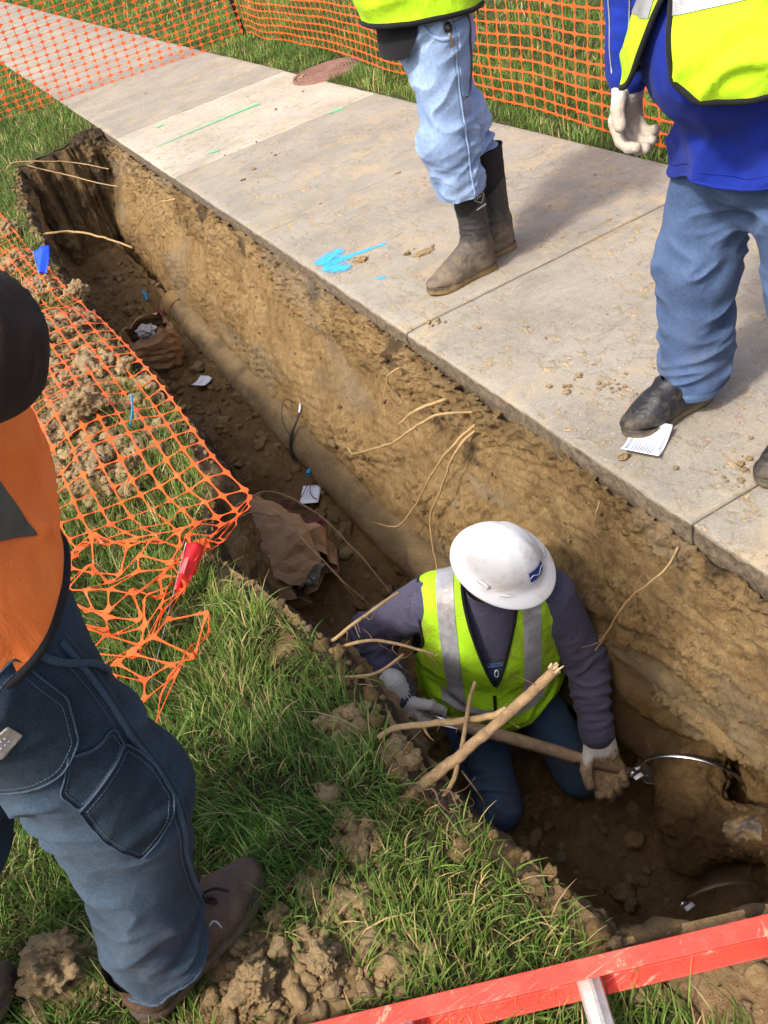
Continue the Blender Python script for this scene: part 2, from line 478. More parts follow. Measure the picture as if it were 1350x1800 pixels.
def concrete_mat(name, base, warm):
    m = Mat(name, 0.88, 0.2)
    c = m.ramp(m.noise(2.2, 7, .62), [(.32, tuple(v * .80 for v in base)), (.5, base), (.68, tuple(v * 1.15 for v in base))])
    c = m.mix(c, m.ramp(m.noise(22, 6, .7), [(.32, .86), (.68, 1.12)]), .6, 'MULTIPLY')
    c = m.mix(c, m.ramp(m.noise(190, 3, .65), [(.3, .72), (.7, 1.24)]), .75, 'MULTIPLY')
    c = m.mix(c, m.ramp(m.voro(95), [(.04, .55), (.16, 1.0)]), .4, 'MULTIPLY')
    # dried clay tracked over it
    f = m.math('MULTIPLY', m.ramp(m.noise(6, 8, .74, dist=.8), [(.47, 0.0), (.66, 1.0)]), m.ramp(m.noise(1.5, 3), [(.38, 0.0), (.60, 1.0)]))
    c = m.mix(c, warm, m.math('MULTIPLY', f, .72))
    f2 = m.math('MULTIPLY', m.ramp(m.noise(26, 8, .78, sc=(1, .55, 1), dist=.5), [(.555, 0.0), (.60, 1.0)]), m.ramp(m.noise(2.6, 4), [(.38, 0.0), (.54, 1.0)]))
    c = m.mix(c, (0.50, 0.35, 0.16), m.math('MULTIPLY', f2, .75))
    fp = m.ramp(m.noise(75, 4, .7), [(.64, 0.0), (.68, 1.0)])
    c = m.mix(c, (0.60, 0.52, 0.38), m.math('MULTIPLY', fp, .55))
    fd = m.ramp(m.noise(58, 5, .7, rot=(0, 0, .7)), [(.655, 0.0), (.69, 1.0)])
    c = m.mix(c, (0.10, 0.075, 0.05), m.math('MULTIPLY', fd, .7))
    # dark scuffs
    f3 = m.math('MULTIPLY', m.ramp(m.noise(8, 9, .82, sc=(.35, 1.6, 1), dist=.4), [(.53, 0.0), (.68, 1.0)]), m.ramp(m.noise(.9, 3, rot=(0, 0, 1.1)), [(.46, 0.0), (.6, 1.0)]))
    c = m.mix(c, (0.11, 0.092, 0.075), m.math('MULTIPLY', f3, .6))
    # the cut face below the finished top keeps soil on it
    z = m.node("ShaderNodeSeparateXYZ"); m.nt.links.new(m.coord(), z.inputs[0])
    low = m.ramp(m.math('ADD', m.math('MULTIPLY', z.outputs[2], -22), m.math('MULTIPLY', m.noise(20, 5), .6)), [(.50, 0.0), (.72, 1.0)])
    c = m.mix(c, m.ramp(m.noise(50, 7, .7), [(.32, (0.085, 0.064, 0.045)), (.5, (0.15, 0.115, 0.078)), (.68, (0.25, 0.185, 0.11))]), low)
    m.set('Base Color', c)
    b = m.bump(m.wave(70, sc=(0, 1, 0), dist=2.0), .0012, .35); b = m.bump(m.noise(300, 3, .6), .003, .5, b); b = m.bump(m.noise(35, 5, .6), .006, .35, b); m.bump(m.math('ADD', f2, m.math('MULTIPLY', low, m.noise(70, 6, .7))), .004, .7, b); return m.m
M['concrete'] = concrete_mat("weathered_concrete", (0.275, 0.245, 0.198), (0.40, 0.305, 0.18))
M['concrete_new'] = concrete_mat("newer_pale_concrete", (0.39, 0.345, 0.275), (0.43, 0.34, 0.21))
def cloth_mat(name, base, var=.25, weave=900, rough=.9, stain=None, stain_amt=.5, sheen=.2, bumpd=.0012, wr=0.0):
    m = Mat(name, rough, .15)
    c = m.ramp(m.noise(9, 5, .6), [(.3, tuple(v * (1 - var) for v in base)), (.7, tuple(min(v * (1 + var), 1) for v in base))])
    c = m.mix(c, m.ramp(m.noise(weave, 2, .6), [(.35, .84), (.65, 1.14)]), .5, 'MULTIPLY')
    if stain:
        f = m.math('MULTIPLY', m.ramp(m.noise(11, 6, .7, dist=.5), [(.52, 0.0), (.68, 1.0)]), stain_amt)
        c = m.mix(c, stain, f)
    m.set('Base Color', c); m.set('Sheen Weight', sheen * .2); m.set('Sheen Roughness', .6)
    b = m.bump(m.noise(weave * .7, 2), bumpd, .6)
    if wr: m.bump(m.noise(16, 3, .5, sc=(1, 1, .6), dist=.8), wr, .7, b)
    return m.m
def denim_mat(name, dark, light, dirt=None, dirt_amt=.0):
    m = Mat(name, .92, .12)
    sp = m.sep(m.attr())
    f = m.math('ADD', m.math('MULTIPLY', m.noise(7, 5, .6), .5), sp[0])
    c = m.ramp(f, [(.2, dark), (.85, light)])
    tw = m.noise(1500, 1, .5, sc=(1, 1, .25)); 
    c = m.mix(c, m.ramp(tw, [(.35, .6), (.65, 1.42)]), .62, 'MULTIPLY')
    c = m.mix(c, m.ramp(m.noise(70, 5, .75), [(.3, .78), (.7, 1.22)]), .6, 'MULTIPLY')
    c = m.mix(c, m.ramp(m.noise(320, 2, .6), [(.3, .75), (.7, 1.25)]), .7, 'MULTIPLY')
    if dirt: c = m.mix(c, dirt, m.math('MULTIPLY', m.ramp(m.noise(8, 5, .7), [(.45, 0.0), (.7, 1.0)]), m.math('MULTIPLY', sp[1], dirt_amt)))
    m.set('Base Color', c); m.set('Sheen Weight', .03)
    b = m.bump(m.noise(900, 2), .0012, .6); m.bump(m.noise(55, 4, .6), .004, .45, b); return m.m
M['denim_light'] = denim_mat("light_blue_denim", (0.10, 0.155, 0.28), (0.29, 0.40, 0.60), (0.20, 0.19, 0.18), .5)
M['denim_mid'] = denim_mat("mid_blue_denim", (0.020, 0.042, 0.098), (0.095, 0.148, 0.27), (0.16, 0.13, 0.09), .4)
M['denim_dark'] = denim_mat("dark_blue_denim", (0.006, 0.0105, 0.0165), (0.048, 0.072, 0.102), (0.10, 0.08, 0.05), .2)
M['denim_dusty'] = denim_mat("worn_work_denim", (0.022, 0.045, 0.085), (0.075, 0.13, 0.21), (0.12, 0.08, 0.04), .7)
M['stitch'] = cloth_mat("pale_stitching", (0.085, 0.10, 0.125), .2)
M['lime'] = cloth_mat("lime_vest_fabric", (0.40, 0.66, 0.016), .06, 500, .75, sheen=.1, wr=.014)
def mesh_vest(name, base, dirt):
    m = Mat(name, .75, .2)
    c = m.mix(base, m.ramp(m.voro(260), [(.12, (0.25, 0.38, 0.03)), (.42, (1.0, 1.0, 1.0))]), .5, 'MULTIPLY')
    f = m.math('MULTIPLY', m.ramp(m.noise(8, 7, .72, dist=.8), [(.44, 0.0), (.64, 1.0)]), m.ramp(m.noise(3.5, 2), [(.4, .5), (.6, 1.0)]))
    c = m.mix(c, (0.20, 0.15, 0.03), m.math('MULTIPLY', f, .75))
    m.set('Base Color', c); b = m.bump(m.voro(260), .002, .7); m.bump(m.noise(14, 3), .008, .5, b); return m.m
M['lime_mesh'] = mesh_vest("lime_mesh_fabric", (0.42, 0.76, 0.020), None)
M['orange_vest'] = cloth_mat("orange_vest_fabric", (1.0, 0.215, 0.045), .06, 500, .75, sheen=.1, wr=.014)
def strip_mat(name, base, dirt):
    m = Mat(name, .42, .5, .15)
    c = m.ramp(m.noise(30, 5, .7), [(.35, tuple(v * .85 for v in base)), (.65, base)])
    if dirt:
        f = m.ramp(m.math('MULTIPLY', m.noise(9, 7, .75, dist=.6), m.noise(2.5, 3)), [(.20, 0.0), (.33, 1.0)])
        c = m.mix(c, (0.15, 0.115, 0.08), m.math('MULTIPLY', f, dirt))
    m.set('Base Color', c); b = m.bump(m.voro(420), .0008, .6); m.bump(m.noise(28, 4, .6), .006, .6, b); return m.m
M['strip'] = strip_mat("silver_reflective_tape", (0.36, 0.365, 0.37), .35)
M['strip_dirty'] = strip_mat("soiled_reflective_tape", (0.46, 0.465, 0.48), .85)
M['strip_dark'] = strip_mat("dark_grey_reflective_tape", (0.075, 0.078, 0.07), 0)
M['trim'] = cloth_mat("black_binding", (0.012, 0.012, 0.013), .2)
M['blue_shirt'] = cloth_mat("royal_blue_fleece", (0.008, 0.024, 0.24), .18, 600, wr=.006)
M['black_shirt'] = cloth_mat("black_cotton", (0.010, 0.010, 0.012), .2)
M['brown_sleeve'] = cloth_mat("dark_brown_sweatshirt", (0.030, 0.017, 0.014), .15, 700, wr=.004)
def heather():
    m = Mat("heather_navy_knit", .92, .1)
    c = m.ramp(m.noise(420, 3, .75, sc=(1, 1, 2)), [(.36, (0.030, 0.028, 0.055)), (.64, (0.115, 0.108, 0.155))])
    c = m.mix(c, (0.10, 0.075, 0.05), m.math('MULTIPLY', m.ramp(m.noise(7, 5, .7), [(.55, 0.0), (.75, 1.0)]), .5))
    m.set('Base Color', c); m.set('Sheen Weight', .06); b = m.bump(m.noise(600, 2), .0015, .6); m.bump(m.noise(22, 3, sc=(1, 1, 1.6), dist=.6), .006, .6, b); return m.m
M['heather'] = heather()
def glove_mat(name, amt):
    m = Mat(name, .95, .08)
    sp = m.sep(m.attr())
    c = m.mix((0.62, 0.58, 0.53), m.ramp(m.wave(260, rot=(0, .4, 0)), [(.3, .86), (.7, 1.05)]), .6, 'MULTIPLY')
    f = m.ramp(m.math('ADD', m.math('MULTIPLY', m.noise(38, 6, .75), .9), sp[0]), [(.72, 0.0), (1.05, 1.0)])
    c = m.mix(c, m.ramp(m.noise(60, 4), [(.35, (0.17, 0.10, 0.035)), (.65, (0.33, 0.215, 0.09))]), m.math('MULTIPLY', f, amt))
    m.set('Base Color', c); b = m.bump(m.noise(500, 2), .0018, .7); m.bump(m.noise(60, 3), .004, .5, b); return m.m
M['glove'] = glove_mat("muddy_knit_glove", .92)
M['glove_clean'] = glove_mat("white_knit_glove", .45)
def boot_mat(name, base, mud, rough):
    m = Mat(name, rough, .3)
    sp = m.sep(m.attr())
    f = m.ramp(m.math('ADD', m.math('MULTIPLY', m.noise(22, 7, .72, dist=.4), .8), sp[0]), [(.62, 0.0), (.92, 1.0)])
    c = m.mix(m.mix(base, m.ramp(m.noise(70, 5, .7), [(.3, .7), (.7, 1.5)]), .7, 'MULTIPLY'), m.ramp(m.noise(40, 5), [(.3, mud), (.7, tuple(v * 1.5 for v in mud))]), f)
    m.set('Base Color', c); m.set('Roughness', m.math('ADD', m.math('MULTIPLY', f, .35), rough)); b = m.bump(m.noise(140, 5, .6), .003, .6); m.bump(f, .003, .5, b); return m.m
M['rubber'] = boot_mat("muddy_dark_rubber", (0.032, 0.030, 0.029), (0.13, 0.10, 0.07), .5)
M['neoprene'] = boot_mat("black_neoprene", (0.014, 0.013, 0.013), (0.05, 0.04, 0.03), .8)
M['mud_sole'] = boot_mat("mud_caked_sole", (0.05, 0.04, 0.03), (0.19, 0.125, 0.055), .75)
M['slipper'] = boot_mat("black_rubber_overshoe", (0.016, 0.016, 0.018), (0.12, 0.09, 0.055), .38)
M['leather'] = boot_mat("brown_oiled_leather", (0.075, 0.044, 0.027), (0.10, 0.066, 0.042), .5)
M['sole_dark'] = boot_mat("dark_rubber_sole", (0.03, 0.024, 0.02), (0.10, 0.07, 0.04), .7)
def net_mat():
    m = Mat("orange_plastic_net", .5, .35)
    c = m.ramp(m.noise(18, 4), [(.3, (0.80, 0.115, 0.02)), (.7, (0.95, 0.17, 0.035))]); m.set('Base Color', c)
    tr = m.node("ShaderNodeBsdfTranslucent"); tr.inputs[0].default_value = (0.95, 0.16, 0.03, 1)
    mx = m.node("ShaderNodeMixShader"); mx.inputs[0].default_value = .25
    m.nt.links.new(m.bsdf.outputs[0], mx.inputs[1]); m.nt.links.new(tr.outputs[0], mx.inputs[2])
    m.nt.links.new(mx.outputs[0], m.nt.nodes["Material Output"].inputs[0]); return m.m
M['net'] = net_mat()
def simple(name, c, rough=.6, spec=.3, metal=0.0, var=.15, scale=40, dirt=None, amt=.5, bmp=.001, thr=(.52, .68)):
    m = Mat(name, rough, spec, metal)
    k = m.ramp(m.noise(scale, 5, .65), [(.3, tuple(v * (1 - var) for v in c)), (.7, tuple(min(1, v * (1 + var)) for v in c))])
    if dirt: k = m.mix(k, dirt, m.math('MULTIPLY', m.ramp(m.noise(scale * .45, 7, .75, dist=.6), [(thr[0], 0.0), (thr[1], 1.0)]), amt))
    m.set('Base Color', k); m.bump(m.noise(scale * 4, 4), bmp, .6); return m.m
M['hat'] = simple("white_hard_hat_plastic", (0.78, 0.77, 0.74), .32, .5, 0, .02, 12, (0.44, 0.32, 0.17), .7, .0004, (.53, .68))
M['blue_print'] = simple("blue_sticker", (0.02, 0.05, 0.26), .4)
M['white_print'] = simple("white_print", (0.75, 0.76, 0.78), .6, .2, 0, .04)
M['pale_print'] = simple("pale_green_print", (0.33, 0.40, 0.30), .7, .2)
M['skin'] = simple("skin", (0.50, 0.27, 0.19), .5, .35, 0, .12, 60)
M['hair'] = simple("dark_hair", (0.03, 0.02, 0.014), .6, .3, 0, .3, 200, bmp=.004)
M['kraft'] = simple("kraft_paper", (0.38, 0.225, 0.12), .85, .15, 0, .12, 14, (0.2, 0.125, 0.07), .35, .002)
M['plastic_grey'] = simple("pale_plastic_bag", (0.36, 0.345, 0.33), .3, .5, 0, .1, 30)
M['paper'] = simple("white_card", (0.74, 0.76, 0.82), .7, .2, 0, .03, 30)
M['ink'] = simple("grey_print", (0.34, 0.36, 0.43), .8, .1)
M['root'] = simple("root_bark", (0.30, 0.19, 0.095), .85, .15, 0, .35, 60, (0.15, 0.09, 0.04), .7, .004)
M['root_pale'] = simple("pale_root", (0.36, 0.235, 0.11), .8, .15, 0, .25, 60, bmp=.002)
M['root_cut'] = simple("torn_root_wood", (0.60, 0.45, 0.25), .8, .1, 0, .2, 200, bmp=.004)
M['root_dark'] = simple("dark_rootlet", (0.11, 0.07, 0.04), .9, .1, 0, .3, 80)
def wood():
    m = Mat("worn_ash_handle", .55, .3)
    c = m.ramp(m.noise(60, 6, .7, sc=(1, 1, 1), rot=(0, 0, .67)), [(.3, (0.22, 0.145, 0.08)), (.7, (0.44, 0.31, 0.18))])
    c = m.mix(c, (0.16, 0.11, 0.07), m.math('MULTIPLY', m.ramp(m.noise(14, 6, .7), [(.5, 0.0), (.7, 1.0)]), .7))
    m.set('Base Color', c); m.bump(m.noise(200, 4), .001, .6); return m.m
M['wood'] = wood()
M['steel'] = simple("bright_steel", (0.62, 0.62, 0.63), .25, .5, 1.0, .1, 60, (0.2, 0.14, 0.08), .4, .0005)
M['blade'] = simple("soiled_shovel_steel", (0.14, 0.115, 0.095), .5, .4, .5, .2, 40, (0.20, 0.125, 0.05), .9, .002, (.4, .6))
M['pipe'] = simple("dusty_buried_pipe", (0.34, 0.245, 0.135), .9, .15, 0, .25, 14, (0.19, 0.115, 0.048), .97, .008, (.36, .5))
M['pipe_black'] = simple("black_coated_pipe", (0.035, 0.026, 0.02), .55, .35, 0, .2, 30, (0.16, 0.10, 0.045), .95, .004, (.40, .54))
M['rubber_band'] = simple("brown_coupling_rubber", (0.10, 0.06, 0.035), .85, .15, 0, .35, 14, (0.20, 0.125, 0.055), .97, .01, (.36, .5))
def ladder_mat():
    m = Mat("red_fibreglass", .5, .35); an = -.368
    c = m.ramp(m.noise(5, 8, .7), [(.32, (0.60, 0.045, 0.028)), (.5, (0.70, 0.062, 0.040)), (.68, (0.76, 0.115, 0.075))])
    sc = m.ramp(m.noise(60, 6, .75, sc=(.07, 1, 1), rot=(0, 0, -an)), [(.58, 0.0), (.63, 1.0)])
    c = m.mix(c, (0.74, 0.36, 0.28), m.math('MULTIPLY', m.math('MULTIPLY', sc, m.ramp(m.noise(6, 3), [(.42, 0.0), (.6, 1.0)])), .7))
    c = m.mix(c, (0.50, 0.30, 0.19), m.math('MULTIPLY', m.ramp(m.noise(16, 9, .8, dist=.4), [(.58, 0.0), (.63, 1.0)]), .75))
    c = m.mix(c, (0.06, 0.04, 0.04), m.math('MULTIPLY', m.ramp(m.noise(28, 6, .8, sc=(.4, 1, 1), rot=(0, 0, -an)), [(.68, 0.0), (.71, 1.0)]), .8))
    m.set('Base Color', c); b = m.bump(m.noise(220, 4), .0015, .6); m.bump(m.noise(16, 9, .8, dist=.4), .002, .4, b); return m.m
M['ladder'] = ladder_mat()
M['alu'] = simple("worn_aluminium", (0.56, 0.54, 0.50), .45, .4, .6, .1, 40, (0.33, 0.26, 0.17), .5, .001)
M['iron'] = simple("rusty_cast_iron", (0.20, 0.105, 0.075), .75, .3, .15, .3, 40, (0.30, 0.20, 0.15), .5, .003)
M['post'] = simple("black_steel_post", (0.018, 0.018, 0.017), .5, .4, .3, .2, 30)
M['flag_red'] = simple("red_flag_plastic", (0.82, 0.02, 0.025), .45, .4, 0, .06, 20)
M['flag_blue'] = simple("blue_flag_plastic", (0.015, 0.07, 0.62), .45, .4, 0, .06, 20)
M['wire_grey'] = simple("grey_wire", (0.35, 0.35, 0.34), .4, .4, .5)
M['cable_black'] = simple("black_cable", (0.014, 0.013, 0.013), .5, .4, 0, .2, 40, (0.15, 0.1, 0.05), .5)
M['wire_pink'] = simple("magenta_wire", (0.26, 0.03, 0.07), .45, .4)
M['wire_blue'] = simple("blue_tape", (0.02, 0.25, 0.50), .5, .3)
M['leather_patch'] = simple("tan_leather_patch", (0.36, 0.31, 0.25), .7, .2, 0, .1, 60)
M['lace'] = cloth_mat("brown_lace", (0.030, 0.014, 0.010), .3)
M['clay_dry'] = simple("dried_clay", (0.34, 0.23, 0.11), .95, .1, 0, .3, 50, bmp=.004)
def paint_mat(name, c):
    m = Mat(name, .8, .2)
    k = m.mix(c, m.ramp(m.noise(120, 4, .7), [(.3, .75), (.7, 1.15)]), .6, 'MULTIPLY'); m.set('Base Color', k)
    a = m.sep(m.attr())[0]
    f = m.ramp(m.math('ADD', a, m.math('MULTIPLY', m.math('SUBTRACT', m.noise(42, 8, .8, dist=.5), .5), 2.6)), [(.45, 0.0), (1.0, 1.0)])
    m.set('Alpha', m.math('MULTIPLY', f, .9)); return m.m
M['paint_blue'] = paint_mat("blue_marking_paint", (0.05, 0.42, 0.80))
M['paint_green'] = paint_mat("green_marking_paint", (0.12, 0.62, 0.25))
# ------------------------------------------------------------------ the setting
WALK_X0, WALK_X1 = 1.13, 2.67
JOINTS = [-0.28, 1.277, 2.78, 4.36, 5.98, 7.69, 9.22, 10.75]
_xl = A([[0.0, .36], [.5, .35], [.63, .325], [.78, .30], [.99, .25], [1.2, .225], [1.42, .245], [1.6, .215], [1.75, .19], [1.86, .165], [1.95, .125], [2.06, .11], [2.2, .12], [2.34, .17], [2.5, .235], [2.7, .255], [3.0, .25], [3.7, .23], [4.4, .19], [5.2, .17], [6.2, .2], [7.0, .25], [7.6, .31], [8.0, .35], [9, .4]])
def xl(y): 
    y = np.asarray(y, float)
    w = np.stack([y.ravel() * 5.0, np.full(y.size, 2.2), np.full(y.size, .3)], 1)
    return np.interp(y, _xl[:, 0], _xl[:, 1]) + (0.022 * fbm(w, 4, .6)).reshape(y.shape)
def yfar(x):
    x = np.asarray(x, float); w = np.stack([x.ravel() * 7, x.ravel() * 0 + 3.1, x.ravel() * 0], 1)
    return 8.05 + 0.25 * (x - .35) / .75 + (.09 * fbm(w, 3, .6)).reshape(x.shape)
def ynear(x): return 0.60 - 0.38 * (np.asarray(x) - .33)
def zfloor(y):
    return np.interp(y, [0.3, .8, 1.1, 1.9, 2.25, 2.7, 4.5, 8.3], [-1.15, -1.22, -1.30, -1.30, -1.18, -1.04, -.99, -.84])

def build_trench():
    ys = [np.linspace(.18, .75, 70), np.linspace(.76, 2.4, 250), 2.4 + (7.6 - 2.4) * np.linspace(0.004, 1, 420) ** 1.25, np.linspace(7.61, 7.82, 24), np.linspace(7.823, 8.36, 190)]
    Y = np.concatenate(ys); ncol = 300
    P = np.zeros((len(Y), ncol, 3))
    X0 = xl(Y)
    for k, y in enumerate(Y):
        zf = zfloor(y); pit = float(1 - sstep(1.75, 2.3, y)); x0 = X0[k]
        und = .03 + .05 * pit
        lw = [(x0 - .05, 0.0), (x0 + .0, -.012), (x0 + .02, -.05), (x0 + .015, -.2), (x0 - und, -.6), (x0 - und, zf + .1)]
        fl = [(x0 - und + .1, zf + .01), (.55, zf - .01), (.80, zf + .01)]
        if True:
            # right bank: slopes in towards the pipe, undercut beside the pit
            zo = np.interp(y, [.9, 1.04, 1.27, 1.57, 1.9, 2.3], [-.62, -.70, -.86, -.98, -1.0, -1.0])
            xb = np.interp(y, [.5, .95, 1.2, 1.45, 1.6, 2.2, 3.2, 8], [1.00, 1.02, 1.05, 1.01, .98, .925, .90, .885])
            q = pit * float(sstep(.80, 1.08, y))
            rw = [(xb - .075 + .23 * q, zf + .05), (xb - .02 + .21 * q, zo - .06 - .06 * q), (xb + .0 + .03 * q, zo + .13 * (1 - q) + .02), (xb + .035, -.62), (1.06 + .02 * q, -.35), (1.098 + .02 * q, -.16), (1.116, -.10), (1.126, -.062)]
        C = A(lw + fl + rw)
        L = np.concatenate([[0], np.cumsum(np.linalg.norm(np.diff(C, axis=0), axis=1))])
        t = np.linspace(0, 1, ncol)
        s = np.interp(t, np.linspace(0, 1, len(C)) ** 1.0, L) * .5 + t * L[-1] * .5
        xz = np.stack([np.interp(s, L, C[:, 0]), np.interp(s, L, C[:, 1])], 1)
        P[k, :, 0] = xz[:, 0]; P[k, :, 1] = y; P[k, :, 2] = xz[:, 1]
    for _ in range(10):   # round the corners of the section
        P[:, 1:-1] = (P[:, :-2] + 2 * P[:, 1:-1] + P[:, 2:]) / 4
    S = P.reshape(-1, 3)
    # ends
    n1 = fbm(S * A([6, 1, 6]), 3) * .05
    e = sstep(0.0, .16, yfar(S[:, 0]) + .05 * np.clip(-S[:, 2] - .3, -.3, 1) * -1 - S[:, 1] + n1)
    e2 = sstep(0.0, .22, S[:, 1] - ynear(S[:, 0]) + n1)
    S[:, 2] = S[:, 2] * e * e2 - .02 * (1 - e * e2)
    V = S; F = grid_faces(len(Y), ncol)
    N = normals(V, F); 
    if N[len(N) // 2][2] < 0: F = F[:, ::-1]; N = -N
    wallish = 1 - np.abs(N[:, 2])
    right = sstep(.75, .95, V[:, 0])
    d = .030 * fbm(V * A([3.2, 2.2, 3.2]), 3) + (.020 - .011 * right) * fbm(V * 11, 3, .6)
    rough_m = sstep(-.15, .35, fbm(V * A([2.5, 1.6, 3.0]) + 5, 2))              # smooth bucket-cut patches vs crumbly ones
    d += (.004 + .012 * rough_m) * np.maximum(ridge(V * 26, 3, .6), -.6) * 1.0
    d += (.002 + .006 * rough_m) * fbm(V * 75, 2, .6)
    # tooth grooves raked along the bank
    gr = np.sin((V[:, 2] * 55 + V[:, 1] * 18 + 3 * fbm(V * 2.5, 2))) * sstep(.15, .5, fbm(V * A([1.5, .9, 1.5]) + 40, 2))
    d += .0035 * np.sin(V[:, 2] * 160 + V[:, 1] * 40 + 5 * fbm(V * 2.5, 2)) * right * sstep(-.1, .4, fbm(V * A([2, 1.2, 2]) + 60, 2))
    d += .006 * gr * right * sstep(.3, .8, wallish)
    d += .02 * np.clip(fbm(V * 7 + 3, 3), 0, 1) * (1 - wallish) * (1 - right)
    # curved bucket-tooth scrapes on the bank
    for cy, cz, r0, r1, fq in ((2.55, -.02, .42, .85, 95), (5.1, .1, .55, 1.0, 80), (1.25, .25, .5, .95, 90)):
        rad = np.hypot((V[:, 1] - cy), (V[:, 2] - cz) * 1.25) + .012 * fbm(V * 9, 2)
        m_ = sstep(r0, r0 + .06, rad) * sstep(r1, r1 - .15, rad) * sstep(0, .25, fbm(V * A([2, 3, 3]) + cy, 2) + .12)
        d += -.007 * np.clip(np.sin(rad * fq) - .2, 0, 1) * m_ * right * sstep(-.95, -.7, V[:, 2])
    # crumbs hanging below the slab
    top = sstep(-.24, -.10, V[:, 2]) * sstep(.95, 1.05, V[:, 0])
    d += top * .022 * np.clip(fbm(V * 24, 3, .65) + .25, -.3, 1)
    lip = 1 - sstep(.0, .12, -V[:, 2])
    d *= 1 - .75 * lip * (1 - right)
    V = V + N * d[:, None]
    V[:, 0] = np.where(V[:, 2] > -.115, np.minimum(V[:, 0], 1.136), V[:, 0])
    # masks: topsoil with darker end wall, darkening, silt
    nn = fbm(V * A([4, 3, 6]), 4, .6)
    endw = sstep(7.7, 8.0, V[:, 1])
    ts = sstep(-.20, -.04, V[:, 2] + .12 * nn - .03) * (.35 + .65 * np.maximum(1 - right, endw)) 
    ts = np.maximum(ts, endw * (.35 + .5 * sstep(-.2, .3, nn)) * sstep(-1.0, -.3, V[:, 2]))  # far end wall also darkened over most of its height
    ts = np.maximum(ts, sstep(.35, .62, fbm(V * A([2.4, 2.0, 2.8]) + 77, 4, .6)) * sstep(-.55, -.2, V[:, 2]) * .85 * right)
    darkening = np.clip(sstep(-.65, -1.0, V[:, 2]) * .75 + .35 * sstep(.2, .7, fbm(V * 3 + 8, 3)), 0, 1)  # darker towards the trench floor, plus random darker patches
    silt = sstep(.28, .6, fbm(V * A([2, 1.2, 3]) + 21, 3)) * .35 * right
    return V, F, np.stack([np.clip(ts, 0, 1), darkening, silt], 1)
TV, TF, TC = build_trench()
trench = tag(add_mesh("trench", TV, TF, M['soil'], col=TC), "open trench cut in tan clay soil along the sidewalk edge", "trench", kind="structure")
# quick lookups on the dug surface
_key = {}
_TS = TV[::5]; _TF_ = _TS[_TS[:, 2] < -.6]; _TB = _TS[_TS[:, 0] > .8]
def trench_at(x, y):
    d = (_TF_[:, 0] - x) ** 2 + (_TF_[:, 1] - y) ** 2
    i = np.argpartition(d, 5)[:5]; up = _TF_[i]
    return float(np.median(up[:, 2]))
def bank_x(y, z):
    d = (_TB[:, 1] - y) ** 2 + (_TB[:, 2] - z) ** 2
    return float(np.mean(_TB[np.argpartition(d, 4)[:4], 0]))

# lawn soil beside the trench (one sheet to the far distance, open over the trench)
PATCH = [(-.26, .90, .13), (-.15, .83, .13), (-.03, .92, .05), (.05, 1.03, .05), (-.56, 1.13, .09), (.21, 1.15, .05), (.27, .95, .05), (-.02, .78, .06), (.5, .3, .2), (.03, 1.16, .025), (-.08, 1.0, .03), (.15, 1.3, .06), (.13, 1.62, .05)]
HEAP = [(.0, 4.2, .34), (.03, 3.6, .33), (-.12, 3.25, .28), (-.2, 4.0, .4), (.05, 4.9, .24), (-.1, 2.85, .22), (-.5, 3.4, .4), (.0, 5.5, .2), (-.02, 6.3, .14)]
def dirt_mask(x, y):
    d = np.zeros(x.shape)
    p = np.stack([x * 18, y * 18, x * 0], -1).reshape(-1, 3); n = fbm(p, 3).reshape(x.shape) * .45
    for px, py, r in PATCH + HEAP: d = np.maximum(d, 1 - sstep(.55, 1.05, np.hypot(x - px, y - py) / r + n * .8))
    e = xl(y) - x
    inside = (y > .5) & (y < 8.1)
    band = np.where(inside, 1 - sstep(.02, .075, e + n * .09 + .02 * np.sin(y * 9)), 0)
    return np.clip(np.maximum(d, band), 0, 1)
def heap_z(x, y):
    z = np.zeros(np.shape(x))
    for px, py, r in HEAP: z = z + .07 * np.exp(-((x - px) ** 2 + (y - py) ** 2) / (r * .6) ** 2)
    for px, py, r in PATCH: z = z + .012 * np.exp(-((x - px) ** 2 + (y - py) ** 2) / (r * .6) ** 2)
    return np.minimum(z, .13) * sstep(0.0, .12, xl(y) - x)
def lawn_z(x, y):
    p = np.stack([np.ravel(x) * 3, np.ravel(y) * 3, np.ravel(x) * 0], 1)
    z = .012 * fbm(p, 3).reshape(np.shape(x))
    return z + heap_z(x, y) - .012
def sheet(xs_of_y, ys, fx):
    U, Yg = np.meshgrid(fx, ys); X0, X1 = xs_of_y(Yg); X = X1 - (X1 - X0) * U
    return X, Yg
parts = []; cols = []
off = np.concatenate([np.linspace(0, .12, 13)[:-1], np.linspace(.12, 1.6, 60), np.geomspace(1.7, 60, 26)])
ys = np.concatenate([-np.geomspace(60, .8, 14), np.linspace(-.6, .4, 8), np.linspace(.45, 3, 120), np.linspace(3.05, 9, 150), np.geomspace(9.2, 90, 22)])
O, Yg = np.meshgrid(off, ys); X = xl(np.clip(Yg, .0, 9.0)) - O
Z = lawn_z(X, Yg); parts.append((np.stack([X, Yg, Z], -1).reshape(-1, 3), grid_faces(len(ys), len(off))))
for sgn in (0, 1):
    tt = np.linspace(0, 1, 24); yo = np.concatenate([np.linspace(0, .4, 16), np.geomspace(.45, 80 if sgn else 60, 22)])
    T_, Yo = np.meshgrid(tt, yo)
    if sgn: Xa = xl(np.clip(yfar(.4) + Yo, 0, 9)); X = Xa + (WALK_X0 + .01 - Xa) * T_; Yy = yfar(X) + Yo
    else: Xa = xl(np.clip(ynear(.4) - Yo, 0, 9)); X = Xa + (WALK_X0 + .01 - Xa) * T_; Yy = ynear(X) - Yo
    Z = lawn_z(X, Yy); parts.append((np.stack([X, Yy, Z], -1).reshape(-1, 3), grid_faces(len(yo), len(tt))))
V, F = merge(parts)
